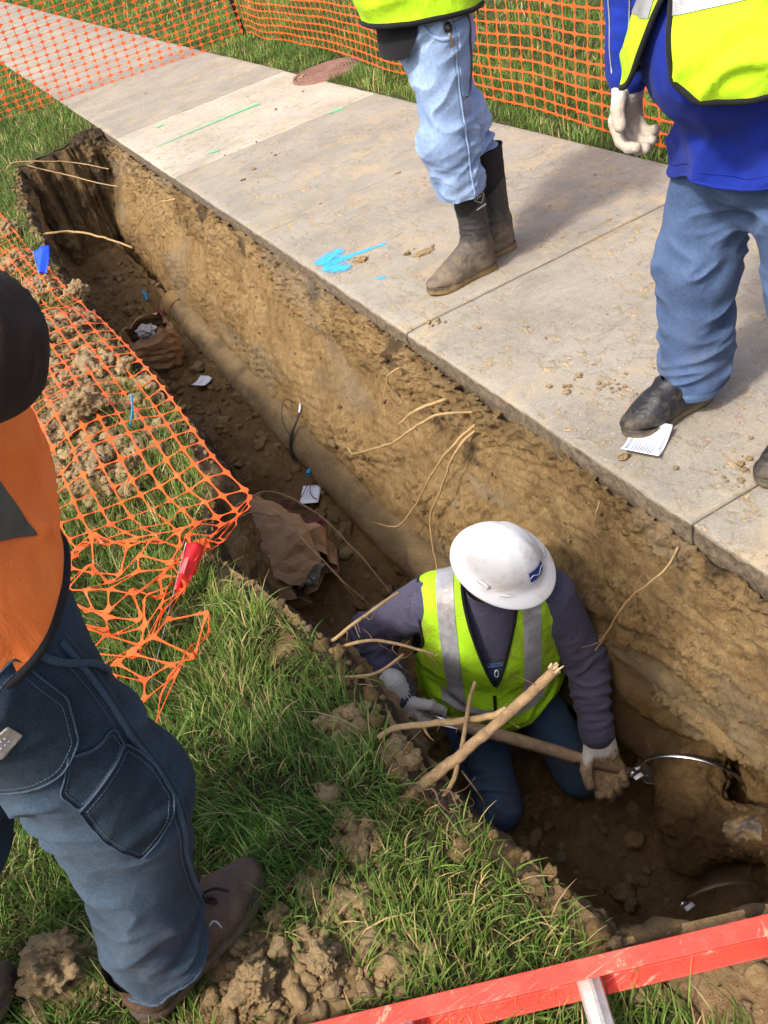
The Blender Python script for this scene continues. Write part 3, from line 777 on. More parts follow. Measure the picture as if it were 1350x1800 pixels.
near_end = (V[:, 0] > xl(np.clip(V[:, 1], 0, 9)) - .02) & (V[:, 1] < .7)
c0 = np.where(near_end, 1 - sstep(.1, .9, .6 - V[:, 1]), dirt_mask(V[:, 0], V[:, 1]))
far = sstep(3, 14, np.hypot(V[:, 0], V[:, 1]))
F = [np.where((normals(V, f)[f[:, :1]][:, :, 2] < 0), f[:, ::-1], f) for f in F]
lawn = tag(add_mesh("lawn", V, F, M['lawn'], col=np.stack([c0, far * (1 - c0), c0 * 0], 1)), "lawn ground beside the open trench", "lawn", kind="structure")
xs = 2.66 + np.concatenate([np.linspace(0, .3, 8), np.geomspace(.35, 80, 30)]); ys = np.concatenate([-np.geomspace(60, 1, 12), np.linspace(-.5, 14, 90), np.geomspace(14.5, 120, 20)])
X, Yg = np.meshgrid(xs, ys); Z = .012 * fbm(np.stack([X.ravel() * 2, Yg.ravel() * 2, X.ravel() * 0], 1), 2).reshape(X.shape) - .005 + .02 * sstep(0, .4, X - 2.66)
V = np.stack([X, Yg, Z], -1).reshape(-1, 3)
tag(add_mesh("lawn", V, grid_faces(len(ys), len(xs)), M['lawn'], col=np.stack([V[:, 0] * 0, .25 + .6 * sstep(6, 20, V[:, 1]), V[:, 0] * 0], 1)), "lawn ground on the far side of the sidewalk", "lawn", kind="structure")

# sidewalk of separate slabs
walk = tag(empty("sidewalk", (WALK_X0, 0, 0)), "concrete sidewalk of square slabs above the trench", "sidewalk", kind="structure")
edges = [-0.28 - 1.55 * k for k in range(12, 0, -1)] + JOINTS + [10.75 + 1.55 * k for k in range(1, 40)]
TH = .105
for k in range(len(edges) - 1):
    y0, y1 = edges[k] + .004, edges[k + 1] - .004
    nx = 40 if -1 < y0 < 11 else 4; ny = 44 if -1 < y0 < 11 else 4
    b = .007
    gx = np.concatenate([[0, .0015, .004], np.linspace(b, (WALK_X1 - WALK_X0) - b, nx), [(WALK_X1 - WALK_X0) - .004, (WALK_X1 - WALK_X0)]]) + WALK_X0
    gy = np.concatenate([[y0, y0 + .0015, y0 + .004], np.linspace(y0 + b, y1 - b, ny), [y1 - .004, y1]])
    GX, GY = np.meshgrid(gx, gy, indexing='ij')
    ed = np.minimum(np.minimum(GX - gx[0], gx[-1] - GX), np.minimum(GY - y0, y1 - GY))
    tilt = .002 * math.sin(k * 2.3)
    GZ = -b * (1 - np.clip(ed / b, 0, 1)) ** 2 + .0015 * fbm(np.stack([GX.ravel() * 5, GY.ravel() * 5, GX.ravel() * 0 + k], 1), 2).reshape(GX.shape) + tilt
    # ragged near arris where the digger nicked it
    nick = np.clip(fbm(np.stack([GY.ravel() * 14, GX.ravel() * 3, GX.ravel() * 0], 1), 3).reshape(GX.shape) - .25, 0, 1)
    GZ = GZ - nick * .02 * np.exp(-(GX - gx[0]) / .012) * (np.abs(GY - 4) < 5)
    top = np.stack([GX, GY, GZ], -1)
    nX, nY = GX.shape
    nz = 8
    Vp = [(top.reshape(-1, 3), grid_faces(nX, nY))]
    for side in (top[0], top[-1], top[:, 0], top[:, -1]):
        lv = np.linspace(0, 1, nz)[None, :, None]
        lo = side.copy(); lo[:, 2] = -TH
        w = side[:, None] * (1 - lv) + lo[:, None] * lv
        if side is not top[-1] and side is top[0] or np.allclose(side[:, 0], gx[0]):
            q = w.reshape(-1, 3); w = w.copy(); w[:, 1:, 0] += (.006 * fbm(q * 30, 3) + .004 * fbm(q * 90, 2)).reshape(w.shape[:2])[:, 1:]
        Vp.append((w.reshape(-1, 3), grid_faces(len(side), nz)))
    V, F = merge(Vp)
    s = add_mesh("slab", V, F, M['concrete_new'] if abs(y0 - 5.984) < .05 else M['concrete'], smooth=False)
    under(walk, s)
    s.data.polygons.foreach_set("use_smooth", np.ones(len(s.data.polygons), bool))
    try: s.data.set_sharp_from_angle(angle=math.radians(40))
    except Exception: pass
# soil packed under and between slabs
V, F = box(((WALK_X0 + WALK_X1) / 2 + .01, 20, -TH - .055), (WALK_X1 - WALK_X0 - .02, 130, .11))
bed = add_mesh("joint_fill", V, F, M['soil'], smooth=False, col=np.tile([.4, .2, .1], (len(V), 1))); under(walk, bed)
V, F = merge([box(((WALK_X0 + WALK_X1) / 2 + .005, e, -.045), (WALK_X1 - WALK_X0 - .02, .02, .06)) for e in edges if -2 < e < 30])
under(walk, add_mesh("joint_fill", V, F, M['soil'], smooth=False, col=np.tile([.75, .5, .1], (len(V), 1))))

# ------------------------------------------------------------------ grass blades
def visible(P, mg=.35):
    q = (P - A([0, 0, CAM_H])) @ A(CAM_R)
    z = -q[:, 2]; u = q[:, 0] / z * 1535; v = q[:, 1] / z * 1535
    return (z > .2) & (np.abs(u) < 675 * (1 + mg)) & (np.abs(v) < 900 * (1 + mg))
def blades(P, L, W, lean, ang, r, seg=3, base_c=None, dry=.08):
    n = len(P); t = np.linspace(0, 1, seg + 1)
    d = np.stack([np.cos(ang), np.sin(ang)], 1)
    perp_a = ang + math.pi / 2 + r.normal(0, .5, n)
    pr = np.stack([np.cos(perp_a), np.sin(perp_a), r.normal(0, .25, n)], 1)
    h = np.sin(np.clip(lean, 0, 1.5)); up = np.cos(np.clip(lean, 0, 1.5))
    curl = r.uniform(.3, 1.3, n)
    V = np.zeros((n, seg + 1, 2, 3))
    for k, tt in enumerate(t):
        b = lean * (.35 + curl * tt)
        # integrate the bend roughly
        horiz = L * tt * np.sin(np.minimum(b, 2.0) * .75); vert = L * tt * np.cos(np.minimum(b, 2.0) * .75)
        c = P + np.concatenate([d * horiz[:, None], np.maximum(vert, -.02)[:, None]], 1)
        w = W * (1 - tt ** 2.2) * .5 + .0002
        V[:, k, 0] = c - pr * w[:, None]; V[:, k, 1] = c + pr * w[:, None]
    base = np.arange(n)[:, None] * (2 * (seg + 1))
    F = np.concatenate([base + A([2 * k, 2 * k + 1, 2 * k + 3, 2 * k + 2])[None] for k in range(seg)])
    g = r.uniform(0, 1, (n, 1)); 
    c0 = A([0.060, 0.125, 0.016]); c1 = A([0.19, 0.275, 0.065]); c = c0 + (c1 - c0) * g
    yl = r.uniform(0, 1, n) < dry
    c[yl] = A([0.48, 0.38, 0.17]) * r.uniform(.6, 1.1, (yl.sum(), 1))
    if base_c is not None: c = c * base_c
    C = np.repeat(c, 2 * (seg + 1), 0).reshape(n, seg + 1, 2, 3)
    C[:, 0] = C[:, 0] * .8 + A([0.16, 0.14, 0.06]) * .2
    return V.reshape(-1, 3), F, C.reshape(-1, 3)
def field(n, x0, x1, y0, y1, r): return np.stack([r.uniform(x0, x1, n), r.uniform(y0, y1, n)], 1)
def grass_patch(name, label, regs, r, keep, zf, dry=.08):
    Vs, Fs, Cs, n0 = [], [], [], 0
    for (x0, x1, y0, y1, dens, Lm, Wm) in regs:
        n = int((x1 - x0) * (y1 - y0) * dens); p = field(n, x0, x1, y0, y1, r)
        z = zf(p[:, 0], p[:, 1]); P = np.column_stack([p, z])
        k = keep(p[:, 0], p[:, 1], r) & (visible(P) | (y1 <= .05)); P = P[k]; n = len(P)
        if not n: continue
        cl = fbm(np.column_stack([P[:, :2] * 5, np.zeros(n)]), 3)
        big = fbm(np.column_stack([P[:, :2] * 1.1, np.zeros(n) + 4]), 2)
        L = Lm * np.exp(r.normal(0, .32, n)) * (1 + .35 * cl)
        W = Wm * r.uniform(.6, 1.35, n)
        flow = fbm(np.column_stack([P[:, :2] * 3.2, np.zeros(n) + 9]), 2) * 5
        ang = flow + r.normal(0, 1.0, n); lean = np.abs(r.normal(.68, .45, n)) + .25 * np.clip(cl, 0, 1)
        bc = (1 + .30 * cl + .35 * big)[:, None] * np.column_stack([1 + .25 * big, np.ones(n), np.ones(n)])
        V, F, C = blades(P, L, W, lean, ang, r, 4 if Lm > .05 and dens > 3000 else 3, np.clip(bc, .45, 1.7), dry)
        Vs.append(V); Fs.append(F + n0); Cs.append(C); n0 += len(V)
    V = np.concatenate(Vs)
    o = add_mesh(name, V, np.concatenate(Fs), M['grass'], col=np.concatenate(Cs))
    return tag(o, label, "grass", kind="stuff")
def keep_near(x, y, r):
    e = np.where(y < 8.05, xl(np.clip(y, 0, 9)), WALK_X0 - .02) - x
    e = np.where(y < .30, 1.1 - x, np.where(y < .42, .5 - x, e))
    m = dirt_mask(x, y); end = (y > 7.9) & (y < yfar(x) + .04) & (x > xl(np.clip(y, 0, 9)) - .02)
    return (e > .012) & (r.uniform(0, 1, len(x)) > m * 1.02 - .03) & ~end
rg = np.random.default_rng(21)
grass_patch("grass", "long uneven green grass between the trench and the viewer", [
    (-1.1, .42, .0, 2.2, 17000, .056, .0030), (-1.6, 1.12, -1.6, .04, 4000, .056, .0042), (-1.2, .4, 2.2, 3.4, 9000, .058, .0036), (-1.0, .4, 3.4, 6, 3600, .065, .005), (-1.6, .45, 6, 8.1, 2600, .065, .0055),
    (-2.2, 1.13, 7.9, 12, 1700, .065, .007), (-6, 1.13, 12, 30, 160, .09, .02)], rg, keep_near, lambda x, y: lawn_z(x, y) - .004, .16)
def keep_far(x, y, r):
    p = np.column_stack([y * 6, x * 3, x * 0]); e = x - 2.67 - .03 * fbm(p, 3)
    return (e > 0) & (np.hypot(x - 2.80, y - 7.07) > .31)
grass_patch("grass", "mown green grass across the sidewalk behind the orange net", [
    (2.66, 3.4, 2.2, 6, 4200, .052, .005), (3.4, 7, 2.2, 6, 1900, .055, .0065), (2.66, 3.6, 6, 12, 2600, .058, .007), (3.6, 9, 6, 12, 900, .06, .009), (2.66, 14, 12, 22, 300, .07, .016), (2.66, 20, 22, 40, 90, .09, .03)],
    rg, keep_far, lambda x, y: -.01 + .02 * sstep(0, .4, x - 2.66), .10)

# ------------------------------------------------------------------ loose soil
def scatter_clods(name, label, spots, r, mat, sub=2, cat="soil clods", darkf=0.0, rough=.5, zs=.8):
    sh = clod_shapes(9, sub, int(r.integers(1000)), rough); Vs = []; Fs = []; n = 0; cs = []
    for (x, y, z, s) in spots:
        V, F = sh[int(r.integers(9))]; V = V @ rot_rand(r).T * s * A([1, 1, zs]) + A([x, y, z])
        Vs.append(V); Fs.append(F + n); n += len(V); cs.append(np.tile([max(0, r.normal(.02, .12)), np.clip(darkf + r.normal(0, .15), 0, 1), max(0, r.normal(0, .15))], (len(V), 1)))
    return tag(add_mesh(name, np.concatenate(Vs), np.concatenate(Fs), mat, col=np.concatenate(cs)), label, cat, kind="stuff")
rs = np.random.default_rng(33)
def spots(centres, counts, spread, mu, sg, lo, hi, lift, edge, r):
    k = np.repeat(np.arange(len(centres)), counts); c = A(centres)[k]; n = len(k)
    x = c[:, 0] + r.normal(0, 1, n) * c[:, 2] * spread; y = c[:, 1] + r.normal(0, 1, n) * c[:, 2] * spread * 1.05
    s_ = np.clip(r.lognormal(mu, sg, n), lo, hi); ok = (x < xl(np.clip(y, 0, 9)) - edge) | (y < .45)
    x, y, s_ = x[ok], y[ok], s_[ok]; return list(zip(x, y, lawn_z(x, y) + s_ * lift, s_))
sp = spots(HEAP, [230] * len(HEAP), .52, -4.35, .62, .004, .040, .35, .03, rs)
scatter_clods("soil_clods", "heap of dry tan clay clods under the fallen orange net", sp, rs, M['clod'], 2, rough=.62)
sp = spots(PATCH[:-1], [int(110 + 5200 * p[2] ** 2) for p in PATCH[:-1]], .5, -5.2, .65, .0018, .022, .3, .01, rs)
scatter_clods("soil_crumbs", "crumbs of tan clay spilled in the grass near the ladder", sp, rs, M['clod'], 1)
sp = []
_y = .5 + 7.4 * rs.uniform(size=700) ** 1.3; _x = xl(_y) - np.abs(rs.normal(0, .035, 700)); _s = np.clip(rs.lognormal(-5.0, .55, 700), .0025, .022)
sp += list(zip(_x, _y, -.004 + _s * .2, _s))
for _ in range(420):
    y = rs.uniform(.75, 2.2); x = rs.uniform(.25, .95); s = float(np.clip(rs.lognormal(-4.6, .6), .004, .035)); sp.append((x, y, trench_at(x, y) + s * .3, s))
for _ in range(500):
    y = rs.uniform(2.2, 7.6); x = rs.uniform(.25, .88); s = float(np.clip(rs.lognormal(-4.2, .55), .006, .05)); sp.append((x, y, trench_at(x, y) + s * .25, s))
for _ in range(800):
    y = float(.9 + 6.5 * rs.uniform() ** 1.6); z = -rs.uniform(.08, .8); s = float(np.clip(rs.lognormal(-5.4, .55), .002, .016)); sp.append((bank_x(y, z) - s * .1, y, z, s))
scatter_clods("trench_crumbs", "loose brown soil crumbs along the trench lip, bank and floor", sp, rs, M['soil'], 1, darkf=.3)
# ------------------------------------------------------------------ people
UP = A([0, 0, 1.])
def v3(x, y, z=0.): return A([x, y, z], float)
def disp(V, F, d): return V + normals(V, F) * d[:, None]
def folds(V, axis, fa, fc, amp, seed, dirv=None):
    """cloth folds: ridges running across `axis`"""
    ax = nrm(axis); s = V @ ax; q = V * fc + ax * (s * (fa - fc))[:, None] + seed
    n = noise3(q + .35 * np.stack([noise3(V * 9 + seed), noise3(V * 9 + seed + 5), noise3(V * 9 + seed + 9)], 1))
    on = sstep(-.25, .35, noise3(V * 7 + seed + 21))
    return amp * (np.clip(.75 - 3.4 * np.abs(n), -.55, 1) * (.2 + 1.0 * on) + .6 * noise3(q * .45 + 3))
def near(V, p, r): return np.exp(-((V - A(p)) ** 2).sum(1) / (r * r))
def poly_field(u, v, poly):
    """signed distance, positive inside"""
    poly = A(poly, float); n = len(poly); d = np.full(len(u), 1e9); ins = np.zeros(len(u), bool)
    for i in range(n):
        a, b = poly[i], poly[(i + 1) % n]; e = b - a
        wx, wy = u - a[0], v - a[1]; t = np.clip((wx * e[0] + wy * e[1]) / e.dot(e), 0, 1)
        d = np.minimum(d, np.hypot(wx - t * e[0], wy - t * e[1]))
        c = ((a[1] > v) != (b[1] > v)) & (u < (b[0] - a[0]) * (v - a[1]) / (b[1] - a[1] + 1e-12) + a[0])
        ins ^= c
    return np.where(ins, d, -d)
def patch(V, F, val, off, facing=None):
    """piece of a surface where val>0, lifted off it"""
    N = normals(V, F); W = V + N * off
    if facing is not None: val = np.minimum(val, (N @ A(facing)) - .05)
    k = val[F].max(1) > 0
    if not k.any(): return None
    return clip(W, F[k], val)
def snap(V, N, P, off):
    out = []
    for p in P:
        d = ((V - p) ** 2).sum(1); i = np.argpartition(d, 4)[:4]; w = 1 / (d[i] + 1e-6); w /= w.sum()
        out.append((V[i] * w[:, None]).sum(0) + nrm((N[i] * w[:, None]).sum(0)) * off)
    return A(out)
def snap_ray(V, N, P, side, off):
    """drop plane points on the surface along -side (surface facing side)"""
    s = A(side); out = []; m = (N @ s) > .05; VV = V[m]; NN = N[m]; S = VV @ s; T = VV - S[:, None] * s
    for p in P:
        t = A(p) - A(p).dot(s) * s; d = ((T - t) ** 2).sum(1); i = np.argpartition(d, 6)[:6]
        j = i[np.argmax(S[i])]; i = i[np.abs(S[i] - S[j]) < .03]; w = 1 / (d[i] + 1e-6); w /= w.sum()
        n = nrm((NN[i] * w[:, None]).sum(0)); out.append(t + s * (S[i] * w).sum() + n * off)
    return A(out)
def strip(P, w, nrmv, th=.0012):
    """flat ribbon along P, facing nrmv"""
    P = A(P); T = np.gradient(P, axis=0); T /= np.linalg.norm(T, axis=1)[:, None]
    n = np.broadcast_to(A(nrmv, float), P.shape); B = np.cross(T, n); B /= np.linalg.norm(B, axis=1)[:, None]; n = np.cross(B, T)
    w = np.broadcast_to(w, (len(P),))[:, None] / 2
    V = np.stack([P - B * w, P - B * w * .8 + n * th, P + B * w * .8 + n * th, P + B * w], 1).reshape(-1, 3)
    return V, [grid_faces(len(P), 4)]
def stitches(P, nrmv, n_off=.0006, L=.0042, gap=.0028, w=.0011):
    P = resample(A(P), .0014, closed=False); m = int(L / .0014); st = int((L + gap) / .0014); parts = []
    for k in range(0, len(P) - m - 1, st):
        parts.append(strip(P[k:k + m + 1], w, nrmv, .0007))
    return merge(parts)

def head(parent, c, f, up=UP, cap=None, hair=True):
    f = nrm(f); up = nrm(up); r = np.cross(f, up); B = np.stack([r, f, up], 1)
    p = lambda x, y, z: A(c) + B @ A([x, y, z], float)
    parts = [ell(p(0, -.01, .045), (.074, .094, .085), B), ell(p(0, .022, -.02), (.060, .070, .085), B), rc(p(0, .03, -.085), p(0, .062, -.088), .034, .024),
             rc(p(0, .088, .02), p(0, .112, -.018), .008, .015), rc(p(-.03, .078, .035), p(.03, .078, .035), .014, .014),
             rc(p(-.018, .085, -.055), p(.018, .085, -.055), .010, .010), rc(p(-.016, .084, -.068), p(.016, .084, -.068), .010, .010)]
    for s in (-1, 1):
        parts.append(rc(p(s * .076, -.008, .018), p(s * .072, -.002, -.022), .013, .010, .5, f)); parts.append(ell(p(s * .045, .062, -.01), (.022, .022, .022)))
    parts.append(rc(p(0, -.02, -.06), p(0, -.045, -.17), .056, .064))
    V, F = surface(union(parts, .018), .006)
    sk = under(parent, add_mesh("head", V, F, M['skin']))
    for s in (-1, 1):
        V0, F0 = icosphere(1); sub(sk, add_mesh("eye", V0 * .011 + p(s * .031, .083, .016), F0, M['white_print']))
    if hair:
        V, F = surface(union([ell(p(0, -.018, .055), (.081, .096, .086), B), ell(p(0, -.05, .0), (.076, .066, .08), B)], .02), .007)
        V, F = clip(V, F, np.maximum(((V - A(c)) @ up) - .055, -((V - A(c)) @ f) + .02 - .5 * np.clip(-((V - A(c)) @ up), 0, 1)))
        V = disp(V, F, .004 * fbm(V * 60, 2)); under(parent, add_mesh("hair", V, F, M['hair']))
    return sk
def hand_sdf(w, fd, pn, td, curl, sc=1.0, thumb=.6, spread=0.0, cuff=None):
    w = A(w); fd = nrm(fd); td = nrm(A(td) - fd * fd.dot(A(td))); pn = nrm(A(pn) - fd * fd.dot(A(pn)) - td * td.dot(A(pn)))
    P = [rc(w + fd * .025 * sc + td * .004, w + fd * .078 * sc + td * .018, .025 * sc, .024 * sc, .62, td), rc(w + fd * .025 * sc - td * .006, w + fd * .074 * sc - td * .020, .025 * sc, .023 * sc, .62, td),
         rc(w - fd * .02, w + fd * .03 * sc, .029 * sc, .028 * sc, .78, td)]
    if cuff is not None: P.append(rc(w - fd * cuff, w, .035 * sc, .030 * sc, .85, td))
    palm = union(P, .02)
    fing = []
    for i, ln in enumerate((.92, 1.02, .96, .76)):
        b = w + fd * (.088 - .004 * abs(i - 1)) * sc + td * (.030 - .0195 * i) * sc; a = 0.0; seg = []
        for k, (l, r) in enumerate(zip((.040, .026, .021), (.0108, .0100, .0092))):
            a += (curl[k] if hasattr(curl, '__len__') else curl) * (1 + .06 * i)
            d = fd * math.cos(a) + pn * math.sin(a) + td * spread * (1.5 - i) * .3
            e = b + nrm(d) * l * ln * sc; seg.append(rc(b, e, r * sc, (r - .0006) * sc)); b = e
        fing.append(union(seg, .004))
    b = w + fd * .022 * sc + td * .026 * sc + pn * .006; d1 = nrm(fd * .62 + td * (.75 - .35 * thumb) + pn * .75 * thumb); e = b + d1 * .045 * sc; d2 = nrm(fd * .8 + td * .2 * (1 - thumb) + pn * .6 * thumb); g = e + d2 * .032 * sc
    fing.append(union([rc(b, e, .0135 * sc, .012 * sc), rc(e, g, .012 * sc, .0102 * sc)], .004))
    def d(X):
        o = palm(X)
        for q in fing:
            e_ = q(X); k = .009; h = np.maximum(k - np.abs(o - e_), 0) / k; o = np.minimum(o, e_) - h * h * k * .25
        return o - (.0022 if cuff is not None else 0)
    # fingers blend with the palm but keep crisp gaps between each other
    bb = [p.bb for p in fing] + [palm.bb]; d.bb = (np.min([x[0] for x in bb], 0), np.max([x[1] for x in bb], 0))
    return d
def glove(parent, w, fd, pn, td, curl, mat, mud=(.0, .0), sc=1.12, h=.0032, thumb=.6, name="glove", cuff=.05):
    f = hand_sdf(w, fd, pn, td, curl, sc, thumb, cuff=cuff)
    V, F = surface(f, h)
    s = (V - A(w)) @ nrm(fd)
    V = disp(V, F, .0012 * fbm(V * 90, 2) + np.where(s < .01, .0012 * np.sin(np.arctan2((V - A(w)) @ nrm(td), (V - A(w)) @ nrm(pn)) * 26), 0))
    col = np.stack([mud[0] + (mud[1] - mud[0]) * sstep(.0, .08, s), s * 0, s * 0], 1)
    return under(parent, add_mesh(name, V, F, mat, col=col))
def sole_mesh(h0, d, L=.30, w=1.0, z0=0.0, z1=.03, flare=.004):
    d = nrm(d); s = np.cross(UP, d) 
    t = np.linspace(0, 1, 25); hw = np.interp(t, [0, .06, .2, .42, .66, .82, .94, 1], [.012, .030, .036, .033, .048, .046, .028, .008]) * w
    bow = np.interp(t, [0, .4, .7, 1], [0, -.004, 0, .006])
    out = np.vstack([A(h0) + d * (t * L)[:, None] + s * (hw + bow)[:, None], (A(h0) + d * (t * L)[:, None] + s * (-hw + bow)[:, None])[::-1]])
    out = lsmooth(out, 2); n = len(out); c = out.mean(0); V = []
    for z, g in ((z0 + .001, -.004), (z0, 0), (z0 + .006, flare), (z1 - .004, flare), (z1, .001), (z1 + .001, -.006)):
        o = out + (out - c) / np.linalg.norm(out - c, axis=1)[:, None] * g
        toe = sstep(.75, 1, ((out - A(h0)) @ d) / L) * .012; o = o.copy(); o[:, 2] = A(h0)[2] + z + toe; V.append(o)
    V = np.vstack(V); F = grid_faces(6, n, False, True)
    top = (5 * n + np.arange(n))[None]; bot = np.arange(n)[None][:, ::-1]
    return V, [F, np.concatenate([top, bot])]
def boot(parent, h0, d, top, name, mat_foot, mat_top=None, split=None, L=.30, w=1.0, sole=None, shaft=(.052, .066), lean=(0, 0), mud=(.55, .0), cuffw=0, h=.0055, sole_h=.03):
    h0 = A(h0, float); d = nrm(d); s = np.cross(UP, d); k = L / .30
    p = lambda y, z, x=0.: h0 + d * y * k + s * x + UP * z
    ln = v3(*lean)
    parts = [rc(p(.045, .055), p(.12, .05), .040 * w, .040 * w), rc(p(.12, .052), p(.20, .047), .041 * w, .047 * w, .85, s), rc(p(.19, .045), p(.262, .040), .048 * w, .033 * w, .78, s),
             rc(p(.065, .13), p(.17, .075), .046 * w, .036 * w), rc(p(.055, .06), p(.06, .13), .042 * w, .050 * w), rc(p(.06, .12), p(.055, top) + ln, shaft[0], shaft[1], .92, s)]
    V, F = surface(union(parts, .03), h)
    V, F = clip(V, F, (top + h0[2]) - V[:, 2] - .004 * np.sin(np.arctan2((V - h0) @ s, (V - h0) @ d - .05) * 2))
    V[:, 2] = np.maximum(V[:, 2], h0[2] + sole_h * .6)
    zz = V[:, 2] - h0[2]
    ank = near(V, p(.09, .14), .09)
    V = disp(V, F, ank * folds(V, UP, 34, 9, .006, 3.3 + h0[0]) + .0016 * fbm(V * 22, 3) + .0008 * fbm(V * 80, 2))
    col = np.stack([mud[1] + (mud[0] - mud[1]) * (1 - sstep(.02, .20, zz)), zz * 0, zz * 0], 1)
    root = None
    if mat_top is not None and split is not None:
        yy = (V - h0) @ d; val = zz - (split + .03 * np.cos(np.arctan2((V - h0) @ s, yy - .05) * 2 + 2.4))
        lo_ = clip(V, F, -val); up_ = clip(V, F, val)
        zl = lo_[0][:, 2] - h0[2]
        root = under(parent, add_mesh(name, lo_[0], lo_[1], mat_foot, col=np.stack([mud[1] + (mud[0] - mud[1]) * (1 - sstep(.02, .26, zl)), zl * 0, zl * 0], 1)))
        uV = up_[0] - normals(*up_) * .0015
        u = add_mesh("shaft", uV, up_[1], mat_top, col=np.tile([.05, 0, 0], (len(uV), 1))); sub(root, u)
        rim = [q for q in boundary(*up_) if q[:, 2].mean() > h0[2] + top - .03]
        for q in rim:
            Vt, Ft = tube(lsmooth(resample(q, .008), 3), .004, 6, True); t_ = add_mesh("rim", Vt, Ft, mat_top, col=np.tile([0, 0, 0], (len(Vt), 1))); sub(root, t_)
    else:
        root = under(parent, add_mesh(name, V, F, mat_foot, col=col))
    Vs, Fs = sole_mesh(h0 - d * .006, d, L * 1.02, w * 1.04, .0, sole_h)
    cs = np.stack([.25 + .5 * (1 - sstep(.005, .035, Vs[:, 2] - h0[2])), Vs[:, 2] * 0, Vs[:, 2] * 0], 1)
    sub(root, add_mesh("sole", Vs, Fs, sole or mat_foot, col=cs))
    return root
def sub(part, ob):
    """world-space mesh becomes a sub-part"""
    ob.parent = part; return ob

def torso_parts(f, r, pel, chest, neck, wp=.165, ww=.16, wc=.185, dp=.68, belly=.0, shw=.19):
    f = A(f); r = A(r); ax = nrm(A(neck) - A(pel)); waist = A(pel) * .55 + A(chest) * .45
    P = [rc(A(pel), waist, wp, ww, dp, r), rc(waist, A(chest), ww, wc, dp, r), rc(A(chest), A(chest) * .4 + A(neck) * .6, wc * .95, wc * .62, dp, r),
         rc(A(neck) - ax * .05 - r * shw * .75, A(neck) - ax * .05 + r * shw * .75, .068, .068)]
    if belly: P.append(ell(waist + f * (.06 + belly) - ax * .02, (ww * .95, .11 + belly, .17), np.stack([r, f, np.cross(r, f)], 1)))
    return P
class Person:
    def __init__(s, label, f, loc, group=None):
        s.root = tag(empty("person", loc), label, "person", group)
        s.f = nrm(A([f[0], f[1], 0])); s.r = np.cross(s.f, UP)
    def part(s, name, V, F, mat, col=None): return under(s.root, add_mesh(name, V, F, mat, col=col))
def jeans(per, hips, knees, ankles, hem, mat, pel, rad=(.10, .078, .082), wp=.165, dp=.72, h=.0065, top=.98, amp=1.0, hemcut=None, seed=1., flare=0.0, name="jeans", crotch_drop=0.0, fade=None, stack=1.0):
    parts = [rc(A(pel) - UP * .02, A(pel) + UP * .14, wp, wp * .97, dp, per.r)]
    for hp, kn, an in zip(hips, knees, ankles):
        parts += [rc(hp, kn, rad[0], rad[1]), rc(kn, an, rad[1], rad[2])]
    if crotch_drop: parts.append(rc((A(hips[0]) + A(hips[1])) / 2 - UP * (.05 + crotch_drop * .5), (A(hips[0]) + A(hips[1])) / 2 - UP * (.05 + crotch_drop), .08, .06, .9, per.r))
    V, F = surface(union(parts, .045), h)
    val = top - V[:, 2]
    V, F = clip(V, F, val)
    side = np.full(len(V), 0)
    dk = [np.min([np.linalg.norm(V - (A(a) + (A(b) - A(a)) * t), axis=1) for t in (0, .5, 1)], 0) for a, b in ((knees[0], ankles[0]), (knees[1], ankles[1]))]
    which = np.argmin(dk, 0)
    hz = np.where(which == 0, hem[0], hem[1])
    V, F2 = V, F
    wv = .003 * noise3(V * 14 + seed)
    V, F = clip(V, F, V[:, 2] - hz - wv)
    low = V[:, 2]
    d = .0022 * fbm(V * 8 + seed, 3)
    for hp, kn, an, hm in zip(hips, knees, ankles, hem):
        ax = A(an) - A(kn)
        back = A(kn) - per.f * .05
        d += amp * near(V, back, .13) * folds(V, ax + per.f * .14, 17, 6, .010, seed + 2)
        d += amp * stack * near(V, A(an) * 0 + A([an[0], an[1], hm + .07]), .14) * folds(V, UP + per.f * .35, 19, 6, .012, seed + 5)
        d += amp * near(V, hp, .17) * folds(V, UP * .8 + per.f * .5 + per.r * .2, 17, 5, .008, seed + 9)
        d += amp * .5 * folds(V, UP + per.f * .6 + per.r * .3, 8, 5, .008, seed + 13)
    V = disp(V, F, d)
    w = .30 * sstep(.0, .35, noise3(V * 5 + seed)) + .22 * ((normals(V, F) @ per.f) > 0) * 0
    rel = d / .012
    col0 = np.clip(.32 + .18 * rel + .10 * fbm(V * 4 + seed, 2), 0, 1)
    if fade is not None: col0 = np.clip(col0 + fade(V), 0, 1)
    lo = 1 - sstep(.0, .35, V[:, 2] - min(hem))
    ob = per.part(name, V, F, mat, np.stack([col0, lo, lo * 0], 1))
    return ob, V, F
def vest_shell(f, r, pel, chest, neck, parts, off, h=.007, k=.05):
    ax = nrm(A(neck) - A(pel))
    base = union(parts, k)
    def sd(P): return base(P) - off
    sd.bb = (base.bb[0] - off, base.bb[1] + off)
    return surface(sd, h)

